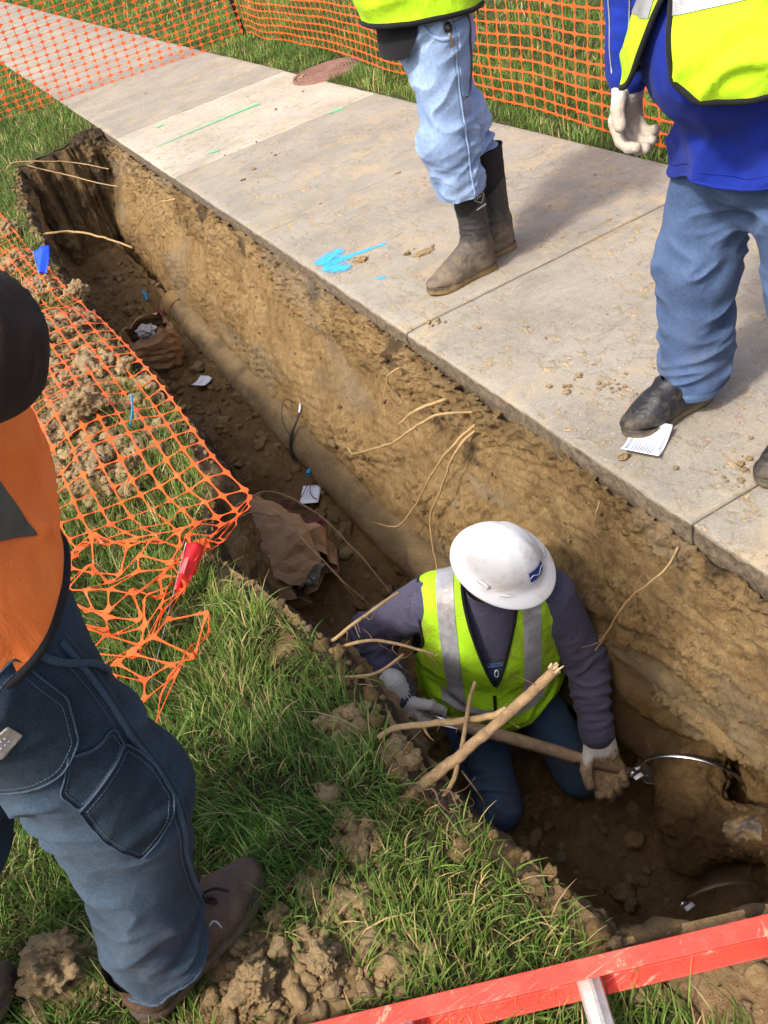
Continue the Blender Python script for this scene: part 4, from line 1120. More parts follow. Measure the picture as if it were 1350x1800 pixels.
def trim_loops(per, V, F, mat, r=.006, parent=None, minlen=.15, flat=.7):
    for q in boundary(V, F):
        if np.linalg.norm(np.diff(q, axis=0), axis=1).sum() < minlen: continue
        q = lsmooth(resample(q, .008), 4); o = add_mesh("binding", *tube(q, r, 6, True), mat)
        sub(parent, o) if parent is not None else under(per.root, o)
def sleeve_parts(sh, el, wr, r=(.066, .056, .043)): return [rc(sh, el, r[0], r[1]), rc(el, wr, r[1], r[2])]
def shirt_wrinkles(V, arms, seed, amp=1.0):
    d = .003 * fbm(V * 7 + seed, 3)
    for sh, el, wr in arms:
        d += amp * near(V, el, .11) * folds(V, (A(wr) - A(sh)), 24, 7, .008, seed + 1)
        d += amp * near(V, (A(el) + A(wr)) / 2, .13) * folds(V, A(wr) - A(el), 30, 7, .006, seed + 4)
        d += amp * near(V, sh, .13) * folds(V, A(el) - A(sh) + A([.2, .1, 0]), 18, 6, .006, seed + 7)
    return d

# ---------- worker in light jeans and tall muck boots, standing on the sidewalk
P1 = Person("worker in light blue jeans and tall muddy black rubber boots standing on the sidewalk", (-1, .04), (1.64, 2.98, 0))
f, r = P1.f, P1.r
hipL, hipR = v3(1.565, 2.915, .87), v3(1.60, 3.06, .87)
knL, knR = v3(1.535, 2.925, .55), v3(1.665, 3.05, .56)
anL, anR = v3(1.575, 2.935, .12), v3(1.745, 3.02, .12)
ob, JV, JF = jeans(P1, (hipL, hipR), (knL, knR), (v3(1.57, 2.935, .25), v3(1.71, 3.03, .30)), (.345, .435), M['denim_light'], v3(1.59, 2.985, .92), (.105, .094, .092), .172, .80, .0052, 1.03, 1.35, seed=4.2,
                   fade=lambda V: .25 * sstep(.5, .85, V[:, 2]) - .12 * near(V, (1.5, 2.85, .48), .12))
JN = normals(JV, JF); sd = nrm(-r + .15 * f)           # the side turned to the trench end
side = -r
def on_side(P1pts, V, N, s, off): return snap_ray(V, N, P1pts, s, off)
zz = np.linspace(.96, .36, 60); path = np.stack([1.572 - .02 * sstep(.9, .4, zz), zz * 0 + 2.8, zz], 1)
pth = lsmooth(on_side(path, JV, JN, side, .0015), 3, False)
sub(ob, add_mesh("side_seam", *strip(pth, .007, side, .002), M['denim_light'], col=np.tile([.75, 0, 0], (len(pth) * 4, 1))))
for dx in (-.011, .0075):
    pp = pth + A([dx, 0, 0]); sub(ob, add_mesh("stitching", *stitches(snap_ray(JV, JN, pp[::2], side, .0018), side), M['stitch']))
pk = [(1.580, .93), (1.645, .93), (1.640, .80), (1.620, .70), (1.585, .685), (1.573, .70)]
pt = patch(JV, JF, poly_field(JV[:, 0], JV[:, 2], pk), .004, side)
o = sub(ob, add_mesh("tool_pocket", *thicken(*pt, .003), M['denim_light'], col=np.tile([.42, .1, 0], (len(pt[0]) * 2, 1))))
loop = A([(1.645, 2.8, .93), (1.643, 2.8, .85), (1.637, 2.8, .78), (1.623, 2.8, .715), (1.600, 2.8, .69), (1.575, 2.8, .695)])
q = lsmooth(snap_ray(JV, JN, catmull(loop, 40), side, .0065), 3, False); sub(ob, add_mesh("frayed_edge", *tube(q, .004, 6), M['stitch']))
loop = A([(1.485, 2.8, .955), (1.500, 2.8, .92), (1.530, 2.8, .895), (1.565, 2.8, .893)])
q = lsmooth(snap_ray(JV, JN, catmull(loop, 30), side, .003), 3, False); sub(ob, add_mesh("pocket_edge", *strip(q, .012, side, .002), M['denim_light'], col=np.tile([.8, 0, 0], (len(q) * 4, 1))))
q = snap_ray(JV, JN, A([(1.552, 2.8, .905), (1.553, 2.8, .885), (1.552, 2.8, .866)]), side, .008)
clp = add_mesh("pocket_clip", *strip(q, .010, side, .003), M['steel']); sub(ob, clp)
V0, F0 = icosphere(1); sub(ob, add_mesh("pocket_tool", *merge([(V0 * A([.016, .012, .017]) + q[0] + A([0, 0, .016]), F0), (V0 * .006 + q[0] + A([-.006, -.014, .016]), F0)]), M['cable_black']))
bm = dict(mat_top=M['neoprene'], split=.285, sole=M['mud_sole'], shaft=(.056, .071), mud=(.52, .14), h=.0050)
b1 = boot(P1.root, (1.645, 2.935, 0), (-1, .05, 0), .405, "boot", M['rubber'], L=.315, w=1.08, **bm)
b2 = boot(P1.root, (1.80, 3.02, 0), (-1, .08, 0), .43, "boot", M['rubber'], L=.315, w=1.08, **bm)
def boot_badge(b, c, nv, upv, sc=1.0):
    nv = nrm(nv); u = nrm(np.cross(upv, nv)); w = np.cross(nv, u)
    P = lambda x, y, z=0.0: A(c) + (u * x + w * y) * sc + nv * z
    dia = [(-.022, -.004), (-.004, .024), (.022, .008), (.004, -.022)]
    ring = A([P(x, y, .003) for x, y in dia]); ring = resample(ring, .004)
    sub(b, add_mesh("badge_outline", *tube(ring, .0014, 5, True), M['pale_print']))
    lines = [strip(A([P(-.012 + .006 * k, -.006 + .003 * k, .003), P(-.004 + .006 * k, .012 - .002 * k, .003)]), .0022, nv, .0005) for k in range(4)]
    lines += [strip(A([P(-.013, .001, .0032), P(.011, .006, .0032)]), .002, nv, .0005)]
    sub(b, add_mesh("badge_lettering", *merge(lines), M['pale_print']))
    lt = [strip(A([P(-.020 + .0052 * k, -.040 + .0012 * k, .003), P(-.0165 + .0052 * k, -.0393 + .0012 * k, .003)]), .005, nv, .0005) for k in range(8)]
    sub(b, add_mesh("brand_lettering", *merge(lt), M['white_print']))
boot_badge(b1, (1.592, 2.8685, .322), (-.12, -1, .05), (0, 0, 1))
# upper body
pel, che, nek = v3(1.60, 2.985, .95), v3(1.615, 2.985, 1.28), v3(1.615, 2.985, 1.50)
tp = torso_parts(f, r, pel, che, nek, .17, .165, .19, .78, .035)
shL, elL, wrL = nek - r * .2 - UP * .07, v3(1.62, 2.70, 1.19), v3(1.42, 2.80, 1.27)
shR, elR, wrR = nek + r * .2 - UP * .07, v3(1.66, 3.25, 1.19), v3(1.44, 3.16, 1.27)
V, F = surface(union(tp + [rc(pel, pel - UP * .06 + f * .025, .182, .192, .88, r)] + sleeve_parts(shL, elL, wrL) + sleeve_parts(shR, elR, wrR), .04), .009)
V, F = clip(V, F, V[:, 2] - (.985 - .125 * sstep(.09, .18, (V - pel) @ f)))
V = disp(V, F, shirt_wrinkles(V, [(shL, elL, wrL), (shR, elR, wrR)], 3.))
P1.part("shirt", V, F, M['black_shirt'])
V, F = vest_shell(f, r, pel, che, nek, tp + [rc(pel + UP * .05, pel - UP * .05 + f * .035, .178, .20, .92, r)], .018, .008)
l = (V - nek) @ r; g = (V - nek) @ f; z = V[:, 2]
V, F = clip(V, F, np.minimum(z - (.955 + .02 * ((V - pel) @ f) / .2 + .008 * noise3(V * 9)), np.maximum(((g / .10) ** 2 + ((z - 1.40) / .15) ** 2 - 1) * .1, .165 - np.abs(l))))
l = (V - nek) @ r; g = (V - nek) @ f; z = V[:, 2]
V, F = clip(V, F, np.minimum(np.hypot(l, g) - .085 + 10 * (z < 1.4), np.where(g > 0, np.abs(l) - (z - 1.32) * .45, 1)))
V = disp(V, F, .004 * fbm(V * 6 + 3, 3) + near(V, pel, .4) * folds(V, r * .6 + UP, 9, 4, .009, 7.))
vo = P1.part("vest", V, F, M['lime']); trim_loops(P1, V, F, M['trim'], .009, vo)
z = V[:, 2]
pt = patch(V, F, .028 - np.abs(z - 1.10), .0025); sub(vo, add_mesh("reflective_tape", *pt, M['strip']))
glove(P1.root, wrL, (-.9, .25, -.15), (0, .3, -.9), (.1, .9, .2), .55, M['glove'], (.1, .4), cuff=.05, h=.004)
glove(P1.root, wrR, (-.9, -.25, -.15), (0, -.3, -.9), (.1, -.9, .2), .55, M['glove'], (.1, .4), cuff=.05, h=.004)
head(P1.root, nek + UP * .16 + f * .03, f + A([0, 0, -.3]))

# ---------- worker in blue long-sleeved shirt and lime vest at the slab edge
P2 = Person("worker in royal blue long sleeved shirt and lime vest standing on a white card", (-1, -.03), (1.5, 1.46, 0))
f, r = P2.f, P2.r
ankR, ankL = v3(1.49, 1.655, .10), v3(1.575, 1.255, .10)
hpR, hpL = v3(1.535, 1.565, .78), v3(1.535, 1.375, .78)
knR, knL = v3(1.50, 1.635, .45), v3(1.535, 1.30, .45)
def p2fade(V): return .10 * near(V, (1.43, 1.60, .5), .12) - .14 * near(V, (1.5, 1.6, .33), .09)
ob, JV, JF = jeans(P2, (hpR, hpL), (knR, knL), (ankR, ankL), (.062, .062), M['denim_mid'], v3(1.54, 1.47, .82), (.112, .098, .094), .19, .8, .0052, .95, 1.3, seed=9.4, crotch_drop=.10, fade=p2fade)
JN = normals(JV, JF)
zz = np.linspace(.70, .09, 50); sdv = nrm(-r * .75 + f * .45)
path = np.stack([1.555 - .02 * np.sin(zz * 6), np.interp(zz, [.1, .45, .8], [1.50, 1.50, 1.45]), zz], 1)
pth = lsmooth(snap_ray(JV, JN, np.stack([np.full(50, 1.485), np.interp(zz, [.09, .45, .7], [1.6, 1.6, 1.55]), zz], 1), -r, .0015)[:36 * 50 // 50], 3, False)
m = pth[:, 1] > 1.46
if m.sum() > 8: sub(ob, add_mesh("inner_seam", *strip(pth[m], .006, -r, .002), M['denim_mid'], col=np.tile([.65, 0, 0], (m.sum() * 4, 1))))
for an, sgn in ((ankR, 0), (ankL, 1)):
    val = np.minimum(.022 - (JV[:, 2] - .064), .2 - np.linalg.norm(JV[:, :2] - an[:2], axis=1))
    pt = patch(JV, JF, val, .0022); sub(ob, add_mesh("hem_band", *pt, M['denim_mid'], col=np.tile([.62, .2, 0], (len(pt[0]), 1))))
om = dict(sole=M['slipper'], shaft=(.05, .052), mud=(.30, .02), h=.0050, sole_h=.026)
boot(P2.root, (1.545, 1.652, 0.002), (-1, .04, 0), .13, "overshoe", M['slipper'], L=.31, w=1.12, **om)
boot(P2.root, (1.635, 1.25, 0), (-1, .05, 0), .13, "overshoe", M['slipper'], L=.31, w=1.12, **om)
pel, che, nek = v3(1.535, 1.465, .86), v3(1.54, 1.465, 1.20), v3(1.54, 1.465, 1.43)
tp = torso_parts(f, r, pel, che, nek, .195, .20, .20, .76, .045, .2)
shR, elR, wrR = nek + r * .215 - UP * .07, v3(1.475, 1.78, 1.14), v3(1.425, 1.762, .915)
shL, elL, wrL = nek - r * .205 - UP * .07, v3(1.52, 1.20, 1.14), v3(1.44, 1.19, .92)
V, F = surface(union(tp + [rc(pel, v3(1.53, 1.465, .66), .20, .215, .80, r)] + sleeve_parts(shR, elR, wrR, (.072, .068, .050)) + sleeve_parts(shL, elL, wrL, (.07, .062, .046)), .04), .0065)
th = np.arctan2((V - pel) @ r, (V - pel) @ f)
V, F = clip(V, F, V[:, 2] - (.735 - .035 * np.exp(-((th - 1.2) / .5) ** 2) + .006 * np.sin(th * 5)))
for w_, e_ in ((wrR, elR), (wrL, elL)):
    a_ = nrm(w_ - e_); V, F = clip(V, F, np.maximum(-((V - w_) @ a_) + .04, np.linalg.norm(V - w_, axis=1) - .12))
th = np.arctan2((V - pel) @ r, (V - pel) @ f)
V = disp(V, F, shirt_wrinkles(V, [(shR, elR, wrR), (shL, elL, wrL)], 8., 1.3) + sstep(.95, .7, V[:, 2]) * .012 * np.sin(th * 6 + 1 + 2 * noise3(V * 4)) + sstep(1.1, .8, V[:, 2]) * (folds(V, r * .7 + UP * .35, 10, 3, .010, 5.5) + folds(V, UP + r * .5, 9, 4, .008, 1.5)))
so = P2.part("shirt", V, F, M['blue_shirt'])
N = normals(V, F)
hb = [q for q in boundary(V, F) if q[:, 2].mean() < .8]
for q in hb:
    q = lsmooth(resample(q, .01), 3)
    sub(so, add_mesh("hem", *tube(q, .004, 6, True), M['blue_shirt']))
    q2 = snap(V, N, q + UP * .026, .0012); sub(so, add_mesh("hem_stitching", *tube(lsmooth(q2, 2), .0012, 4, True), M['blue_shirt']))
for off_ in (.0, .9):
    al = np.linspace(.05, .95, 30); line = np.where(al[:, None] < .5, shR + (elR - shR) * al[:, None] * 2, elR + (wrR - elR) * (al[:, None] - .5) * 2) + nrm(-r * .2 + f * .9 + A([0, .25 - off_, 0])) * .08
    q = lsmooth(snap(V, N, line, .001), 3, False); sub(so, add_mesh("grey_piping", *tube(q, .0018, 5), M['wire_grey']))
vparts = tp + [rc(pel, pel + UP * .02 + f * .01, .205, .218, .84, r)]
V, F = vest_shell(f, r, pel, che, nek, vparts, .026, .0065)
l = (V - nek) @ r; g = (V - nek) @ f; z = V[:, 2]
slit = np.where(g > 0, np.abs(l - .015) - (.010 + np.clip(1.13 - z, 0, 1) * .36), 1)      # hangs open down the front
hemz = .945 + .055 * np.exp(-(slit / .028).clip(0, 9)) - .05 * (g < -.02)
V, F = clip(V, F, np.minimum(np.minimum(z - hemz, slit), np.maximum(((g / .11) ** 2 + ((z - 1.33) / .17) ** 2 - 1) * .1, .17 - np.abs(l))))
l = (V - nek) @ r; g = (V - nek) @ f; z = V[:, 2]
V, F = clip(V, F, np.minimum(np.hypot(l, g) - .085 + 10 * (z < 1.33), np.where(g > 0, np.abs(l) - (z - 1.22) * .45, 1)))
l = (V - nek) @ r; g = (V - nek) @ f; z = V[:, 2]
V = V + (np.where((g > -.05) & (l > 0), 1, 0) * sstep(1.12, .92, z) * sstep(.02, .10, l))[:, None] * (f * .02)      # loose front panel swings out
V = V + (np.where((g > 0) & (l < 0), 1, 0) * sstep(1.10, .94, z))[:, None] * f * .02
V = disp(V, F, .003 * fbm(V * 6 + 1, 3) + sstep(1.25, 1.05, z) * folds(V, UP * 1.0 + r * .9, 11, 4, .013, 2.7) + .5 * folds(V, r * 1.0 + UP * .4, 9, 3, .012, 6.7))
vo = P2.part("vest", V, F, M['lime']); trim_loops(P2, V, F, M['trim'], .0065, vo)
g = (V - nek) @ f; l = (V - nek) @ r; z = V[:, 2]
pt = patch(V, F, np.minimum(.040 - np.abs(z - 1.135 - .10 * np.clip(-l, -.3, .3)), np.where((g > 0) & (l > 0), l - .05, 1)), .0025); sub(vo, add_mesh("reflective_tape", *pt, M['strip']))
glove(P2.root, wrR, nrm(A([-.18, .02, -1.0])), nrm(A([.1, -1, 0])), nrm(A([-1, -.1, .15])), (.55, .65, .5), M['glove_clean'], (.30, .62), 1.2, .0034, cuff=.05)
glove(P2.root, wrL, nrm(A([-.18, -.02, -1.0])), nrm(A([.1, 1, 0])), nrm(A([-1, .1, .15])), (.55, .65, .5), M['glove_clean'], (.30, .62), 1.2, .0034, cuff=.05)
head(P2.root, nek + UP * .16 + f * .04, f + A([0, 0, -.5]))

# ---------- bystander in dark jeans and orange vest on the grass
P3 = Person("bystander in orange vest, dark jeans and brown leather shoes standing on the grass", (.80, .60), (-.4, 1.05, 0))
f, r = P3.f, P3.r
hR, hL = v3(-.285, .995, .83), v3(-.385, 1.13, .83)
kR, kL = v3(-.245, .985, .52), v3(-.545, 1.135, .47)
aR, aL = v3(-.366, .976, .10), v3(-.86, 1.115, .13)
GZ = .02
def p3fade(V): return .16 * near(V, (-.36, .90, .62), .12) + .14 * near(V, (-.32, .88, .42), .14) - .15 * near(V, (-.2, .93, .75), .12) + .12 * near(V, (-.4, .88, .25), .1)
ob, JV, JF = jeans(P3, (hR, hL), (kR, kL), (aR, aL), (.122, .13), M['denim_dark'], v3(-.325, 1.06, .87), (.118, .102, .082), .178, .84, .0048, 1.02, 1.15, seed=6.1, fade=p3fade)
JN = normals(JV, JF)
# work-jean pockets are laid out on the plane of the right side: forward distance and height
cR = v3(-.32, 1.03, 0)
nfac = nrm(r * .9 - f * .35); tf = nrm(np.cross(UP, nfac)) * -1
if tf.dot(f) < 0: tf = -tf
def fz(a, z): return cR + nfac * .2 + tf * a + UP * z
def on(points, n=30, off=.002, sm=3): return lsmooth(snap_ray(JV, JN, catmull([fz(a, z) for a, z in points], n), nfac, off), sm, False)
U = (JV - cR) @ tf; Wz = JV[:, 2]
dc = lambda n, c0=.3: np.tile([c0, 0, 0], (n, 1))
def pocket(name, poly, off=.0045, shade=.18):
    pt = patch(JV, JF, poly_field(U, Wz, poly), off, nfac)
    if pt is None: return None
    if off < .004: pt = clip(pt[0], pt[1], .13 - np.linalg.norm(pt[0] - pt[0][np.argmax(pt[0] @ nfac)], axis=1))
    Vp, Fp = thicken(*pt, .004); n0 = len(pt[0])
    o = sub(ob, add_mesh(name, Vp, Fp, M['denim_dark'], col=dc(len(Vp), shade)))
    pl = A(poly, float); e = np.vstack([pl, pl[:1]])
    path = resample(np.column_stack([e, np.zeros(len(e))]), .01, False)[:, :2]
    q = on([(a, b) for a, b in path], len(path) * 2, off + .0012, 1)
    sub(ob, add_mesh("pocket_piping", *tube(q, .0017, 5), M['denim_dark'], col=dc(len(q) * 5 + 2, .55)))
    ctr = pl.mean(0)
    for k_ in (.88,):
        p2 = (path - ctr) * k_ + ctr; q = on([(a, b) for a, b in p2], len(p2) * 2, off + .0005, 1); sub(ob, add_mesh("stitching", *stitches(q, nfac), M['stitch']))
    return o
P3_POCKETS = True
pocket("tool_pocket", [(.005, .635), (.055, .655), (.098, .665), (.112, .60), (.108, .535), (.06, .505), (.025, .487), (.005, .56)], .0052, .12)
pocket("utility_pocket", [(.035, .725), (.065, .705), (.098, .70), (.098, .665), (.055, .655), (.005, .635), (.0, .675)], .0035, .16)
pocket("back_pocket", [(-.10, .86), (.055, .90), (.075, .80), (.055, .735), (.02, .708), (-.05, .70), (-.10, .715)], .0045, .2)
pt = patch(JV, JF, poly_field(U, Wz, [(-.06, .815), (.005, .83), (.012, .80), (-.055, .783)]), .0065, nfac)
if pt is not None:
    lp = sub(ob, add_mesh("leather_label", *thicken(*pt, .002), M['leather_patch']))
    for k_ in range(2):
        q = on([(-.05, .805 - .008 * k_ + .0035), (.0, .817 - .008 * k_)], 26, .0078, 0); sub(ob, add_mesh("label_lettering", *stitches(q, nfac, L=.0035, gap=.0025, w=.0042 - .0018 * k_), M['ink']))
q = on([(.11, .86), (.115, .76), (.112, .66), (.112, .56), (.095, .47), (.075, .38), (.06, .27), (.05, .15)], 90, .002)
sub(ob, add_mesh("side_seam", *strip(q, .009, nfac, .0035), M['denim_dark'], col=dc(len(q) * 4, .7)))
for dx in (-.012, .010):
    q2 = on([(.11 + dx, .86), (.115 + dx, .76), (.112 + dx, .66), (.112 + dx, .56), (.095 + dx, .47), (.075 + dx, .38), (.06 + dx, .27), (.05 + dx, .15)], 90, .0022); sub(ob, add_mesh("stitching", *stitches(q2, nfac), M['stitch']))
q = on([(.06, .93), (.085, .86), (.125, .79), (.14, .74)], 40, .004); sub(ob, add_mesh("pocket_edge", *tube(q, .0055, 6), M['denim_dark'], col=dc(len(q) * 6 + 2, .6)))
hb = [q for q in boundary(JV, JF) if q[:, 2].mean() < .3]
for q in hb:
    q = lsmooth(resample(q, .006), 2); n = len(q)
    sub(ob, add_mesh("frayed_hem", *tube(q + .0008 * rng.normal(size=(n, 3)), .0026 + .0008 * rng.uniform(size=n), 5, True), M['denim_dark'], col=dc(n * 5, .75)))
    q2 = snap(JV, JN, q + UP * .016, .0008); sub(ob, add_mesh("stitching", *stitches(lsmooth(q2, 1), nfac), M['stitch']))
def laced_shoe(h0, d, tall=.135):
    b = boot(P3.root, h0, d, tall, "shoe", M['leather'], L=.325, w=1.12, sole=M['sole_dark'], shaft=(.045, .040), mud=(.30, .12), h=.0045, sole_h=.032)
    d = nrm(d); s = np.cross(UP, d); p = lambda y, z, x=0.: A(h0) + d * y + s * x + UP * z
    # lace bow and crossings over the instep
    for k_ in range(3):
        y = .165 + .02 * k_; zc = .116 - .011 * k_
        sub(b, add_mesh("lace", *tube(catmull([p(y, zc - .012, -.026), p(y + .004, zc + .006, 0), p(y + .008, zc - .012, .026)], 12), .0032, 6), M['lace']))
    c = p(.195, .112)
    for sx in (-1, 1):
        sub(b, add_mesh("lace_loop", *tube(catmull([c, c + s * .02 * sx + UP * .018, c + s * .045 * sx + UP * .006 + d * .012, c + s * .03 * sx - UP * .004 + d * .018, c], 24), .0032, 6), M['lace']))
        sub(b, add_mesh("lace_end", *tube(catmull([c, c + s * .02 * sx + d * .03 + UP * .004, c + s * .038 * sx + d * .045 - UP * .012], 12), .003, 6), M['lace']))
    return b
sh1 = laced_shoe((-.445, .945, GZ), (.925, .40, 0)); laced_shoe((-.95, 1.095, GZ), (.975, .20, 0))
V0, F0 = icosphere(0)
fr = [tube(catmull([v3(-.262, .965, .12), v3(-.262, .965, .12) + A([.010 + .004 * k, -.003 * k + .003, .003]), v3(-.262, .965, .12) + A([.017, -.006 - .003 * k, -.010 - .003 * k])], 8), .0005, 4) for k in range(2)]
sub(ob, add_mesh("loose_threads", *merge(fr), M['white_print']))
pel, che, nek = v3(-.325, 1.065, .92), v3(-.365, 1.085, 1.27), v3(-.375, 1.095, 1.49)
tp = torso_parts(f, r, pel, che, nek, .172, .175, .195, .80, .045, .2)
sR, eR, wR = nek + r * .195 - UP * .06, v3(-.085, .945, 1.232), v3(-.17, 1.12, 1.31)
sL, eL, wL = nek - r * .195 - UP * .06, v3(-.33, 1.38, 1.19), v3(-.10, 1.24, 1.16)
V, F = surface(union(tp + sleeve_parts(sR, eR, wR, (.096, .072, .05)) + sleeve_parts(sL, eL, wL, (.075, .07, .05)), .04), .008)
V, F = clip(V, F, V[:, 2] - .93)
V = disp(V, F, shirt_wrinkles(V, [(sR, eR, wR), (sL, eL, wL)], 5., 1.0))
P3.part("sweatshirt", V, F, M['brown_sleeve'])
V, F = vest_shell(f, r, pel, che, nek, tp + [rc(pel, pel - UP * .06 + f * .015, .180, .190, .88, r)], .020, .0058)
l = (V - nek) @ r; g = (V - nek) @ f; z = V[:, 2]
V, F = clip(V, F, np.minimum(z - (.875 + .035 * sstep(-.05, .2, g) + .004 * noise3(V * 8)), np.maximum(((g / .10) ** 2 + ((z - 1.38) / .16) ** 2 - 1) * .1, .17 - np.abs(l))))
l = (V - nek) @ r; g = (V - nek) @ f; z = V[:, 2]
V, F = clip(V, F, np.minimum(np.hypot(l, g) - .085 + 10 * (z < 1.39), np.where(g > 0, np.abs(l) - (z - 1.30) * .45, 1)))
z = V[:, 2]
V = disp(V, F, .003 * fbm(V * 5 + 9, 3) + sstep(1.15, .95, z) * folds(V, UP + f * .5, 8, 3, .012, 3.9) + .7 * folds(V, r * .6 + UP * .6, 11, 4, .010, 8.2))
vo = P3.part("vest", V, F, M['orange_vest']); trim_loops(P3, V, F, M['trim'], .0065, vo)
l = (V - nek) @ r; g = (V - nek) @ f; z = V[:, 2]
pt = patch(V, F, np.minimum(.14 - np.abs(g + .015), np.where(l > 0, z - 1.09 + .8 * np.clip(g + .02, 0, 1), -1)), .0025)
if pt is not None: sub(vo, add_mesh("side_panel", *pt, M['strip_dark']))
glove(P3.root, wR, nrm(A([-.4, .9, 0])), nrm(A([-.8, -.4, .1])), UP, .4, M['skin'], (0, 0), 1.0, .004, name="hand", cuff=None)
glove(P3.root, wL, nrm(A([.3, -.9, 0])), nrm(A([-.8, -.4, .1])), UP, .4, M['skin'], (0, 0), 1.0, .004, name="hand", cuff=None)
head(P3.root, nek + UP * .16 + f * .04, f + A([0, 0, -.4]))
# ---------- worker kneeling in the pit with a shovel
P4 = Person("worker in white hard hat and lime mesh vest kneeling in the trench holding a shovel", (-.50, -.86), (.72, 1.78, -1.28))
f, r = P4.f, P4.r
pel, che, nek = v3(.775, 1.945, -.88), v3(.752, 1.815, -.575), v3(.745, 1.745, -.35)
ax = nrm(nek - pel); rt = nrm(v3(.58, 1.87, -.40) - v3(.92, 1.66, -.45)); fw = nrm(np.cross(ax, rt) * -1)
if fw.dot(f) < 0: fw = -fw
shR, elR, wrR = v3(.580, 1.850, -.36), v3(.425, 2.01, -.52), v3(.405, 1.84, -.66)
shL, elL, wrL = v3(.910, 1.655, -.40), v3(.962, 1.60, -.71), v3(.885, 1.475, -.885)
kR, kL = v3(.545, 1.63, -1.20), v3(.84, 1.56, -1.19)
fR, fL = v3(.62, 2.06, -1.22), v3(.93, 2.0, -1.22)
parts = [rc(pel - ax * .03, pel + ax * .12, .165, .16, .75, rt)]
for hp, kn, ft in ((pel + rt * .085, kR, fR), (pel - rt * .085, kL, fL)): parts += [rc(hp, kn, .095, .074), rc(kn, ft, .070, .052)]
V, F = surface(union(parts, .04), .0068)
d = .003 * fbm(V * 8, 3)
for kn in (kR, kL): d += near(V, kn + A([0, .1, .06]), .14) * folds(V, A([.3, .8, .5]), 20, 6, .011, 3.) + near(V, kn, .1) * folds(V, UP, 16, 6, .006, 8.)
d += near(V, pel, .2) * folds(V, ax, 18, 6, .010, 5.)
V = disp(V, F, d)
N = normals(V, F)
lo = near(V, kR, .14) + near(V, kL, .14) + .3
jn = P4.part("overalls", V, F, M['denim_dusty'], np.stack([np.clip(.3 + .2 * d / .01 + .25 * near(V, kR + A([-.02, -.05, .08]), .12), 0, 1), np.clip(lo, 0, 1), lo * 0], 1))
for ft, dd in ((fR, nrm(fR - kR)), (fL, nrm(fL - kL))):
    B = [rc(ft - dd * .02, ft + dd * .06, .045, .048), rc(ft + dd * .05 + UP * .01, ft + dd * .10 - UP * .05, .046, .038), rc(ft + dd * .02 - UP * .02, ft + dd * .08 - UP * .07, .045, .036)]
    Vb, Fb = surface(union(B, .025), .007); P4.part("boot", Vb, Fb, M['rubber'], np.tile([.4, 0, 0], (len(Vb), 1)))
tp = torso_parts(fw, rt, pel, che, nek, .190, .200, .222, .76, .04, .20)
V, F = surface(union(tp + sleeve_parts(shR, elR, wrR, (.078, .064, .047)) + sleeve_parts(shL, elL, wrL, (.080, .066, .054)) + [rc(nek, nek + ax * .045, .07, .062)], .045), .0055)
V, F = clip(V, F, .062 - (V - nek) @ ax)
d = shirt_wrinkles(V, [(shR, elR, wrR), (shL, elL, wrL)], 2., 1.9)
V = disp(V, F, d); P4.part("shirt", V, F, M['heather'])
# bib of the overalls on the chest
BV, BF = vest_shell(fw, rt, pel, che, nek, tp, .006, .007)
l = (BV - nek) @ rt; a = (BV - pel) @ ax; H = (nek - pel) @ ax
pt = patch(BV, BF, np.minimum(np.minimum(.095 - np.abs(l + .01), H - .135 - a), a - .1), .002, fw)
bib = P4.part("bib", *thicken(*pt, .003), M['denim_mid'], np.tile([.35, .1, 0], (len(pt[0]) * 2, 1)))
N = normals(BV, BF)
def chest_pt(x, t, off): return snap_ray(BV, N, A([pel + ax * (H - t) + rt * x + fw * .3]), fw, off)[0]
q = A([chest_pt(x, .140, .009) for x in np.linspace(-.10, .08, 20)]); sub(bib, add_mesh("bib_hem", *strip(q, .016, fw, .002), M['denim_mid'], col=np.tile([.7, 0, 0], (len(q) * 4, 1))))
q = A([chest_pt(-.02 + .006 * math.cos(t) - .0, .168 + .018 * math.sin(t), .014) for t in np.linspace(0, 6.2, 16)]); sub(bib, add_mesh("bib_hook", *tube(lsmooth(q, 1), .0022, 6, True), M['white_print']))
q = A([chest_pt(x, .19, .0105) for x in np.linspace(-.08, .06, 16)]); sub(bib, add_mesh("stitching", *stitches(q, fw), M['stitch']))
# mesh vest
V, F = vest_shell(fw, rt, pel, che, nek, tp + [rc(pel + ax * .1, pel - ax * .03 + fw * .03,   .198, .222, .85, rt)], .030, .0055)
def loc(V): return (V - nek) @ rt, (V - nek) @ fw, (V - pel) @ ax
l, g, a = loc(V)
arm = np.where(l > 0, (((g + .01) / .115) ** 2 + ((a - H + .14) / .20) ** 2 - 1) * .1, (((g + .01) / .10) ** 2 + ((a - H + .11) / .15) ** 2 - 1) * .1)
V, F = clip(V, F, np.minimum(a + .015 - .05 * np.clip(-g, 0, .2) + .05 * np.exp(-((l + .0) / .05) ** 2) * (g > 0) * -.6 + .006 * noise3(V * 10), np.maximum(arm, .205 - np.abs(l))))
l, g, a = loc(V)
V, F = clip(V, F, np.minimum(np.hypot(l, g + .01) - .070 + 10 * (a < H - .06), np.where(g > -.02, np.abs(l + .012) - np.maximum((a - H + .235) * .27, .0006), 1)))
l, g, a = loc(V)
V = disp(V, F, .003 * fbm(V * 7 + 2, 3) + sstep(.40, .12, a) * folds(V, ax + rt * .55, 13, 4, .011, 4.4) + .004 * folds(V, rt + ax * .2, 10, 3, 1.0, 2.2))
vo = P4.part("vest", V, F, M['lime_mesh']); 
l, g, a = loc(V)
front = g > -.03
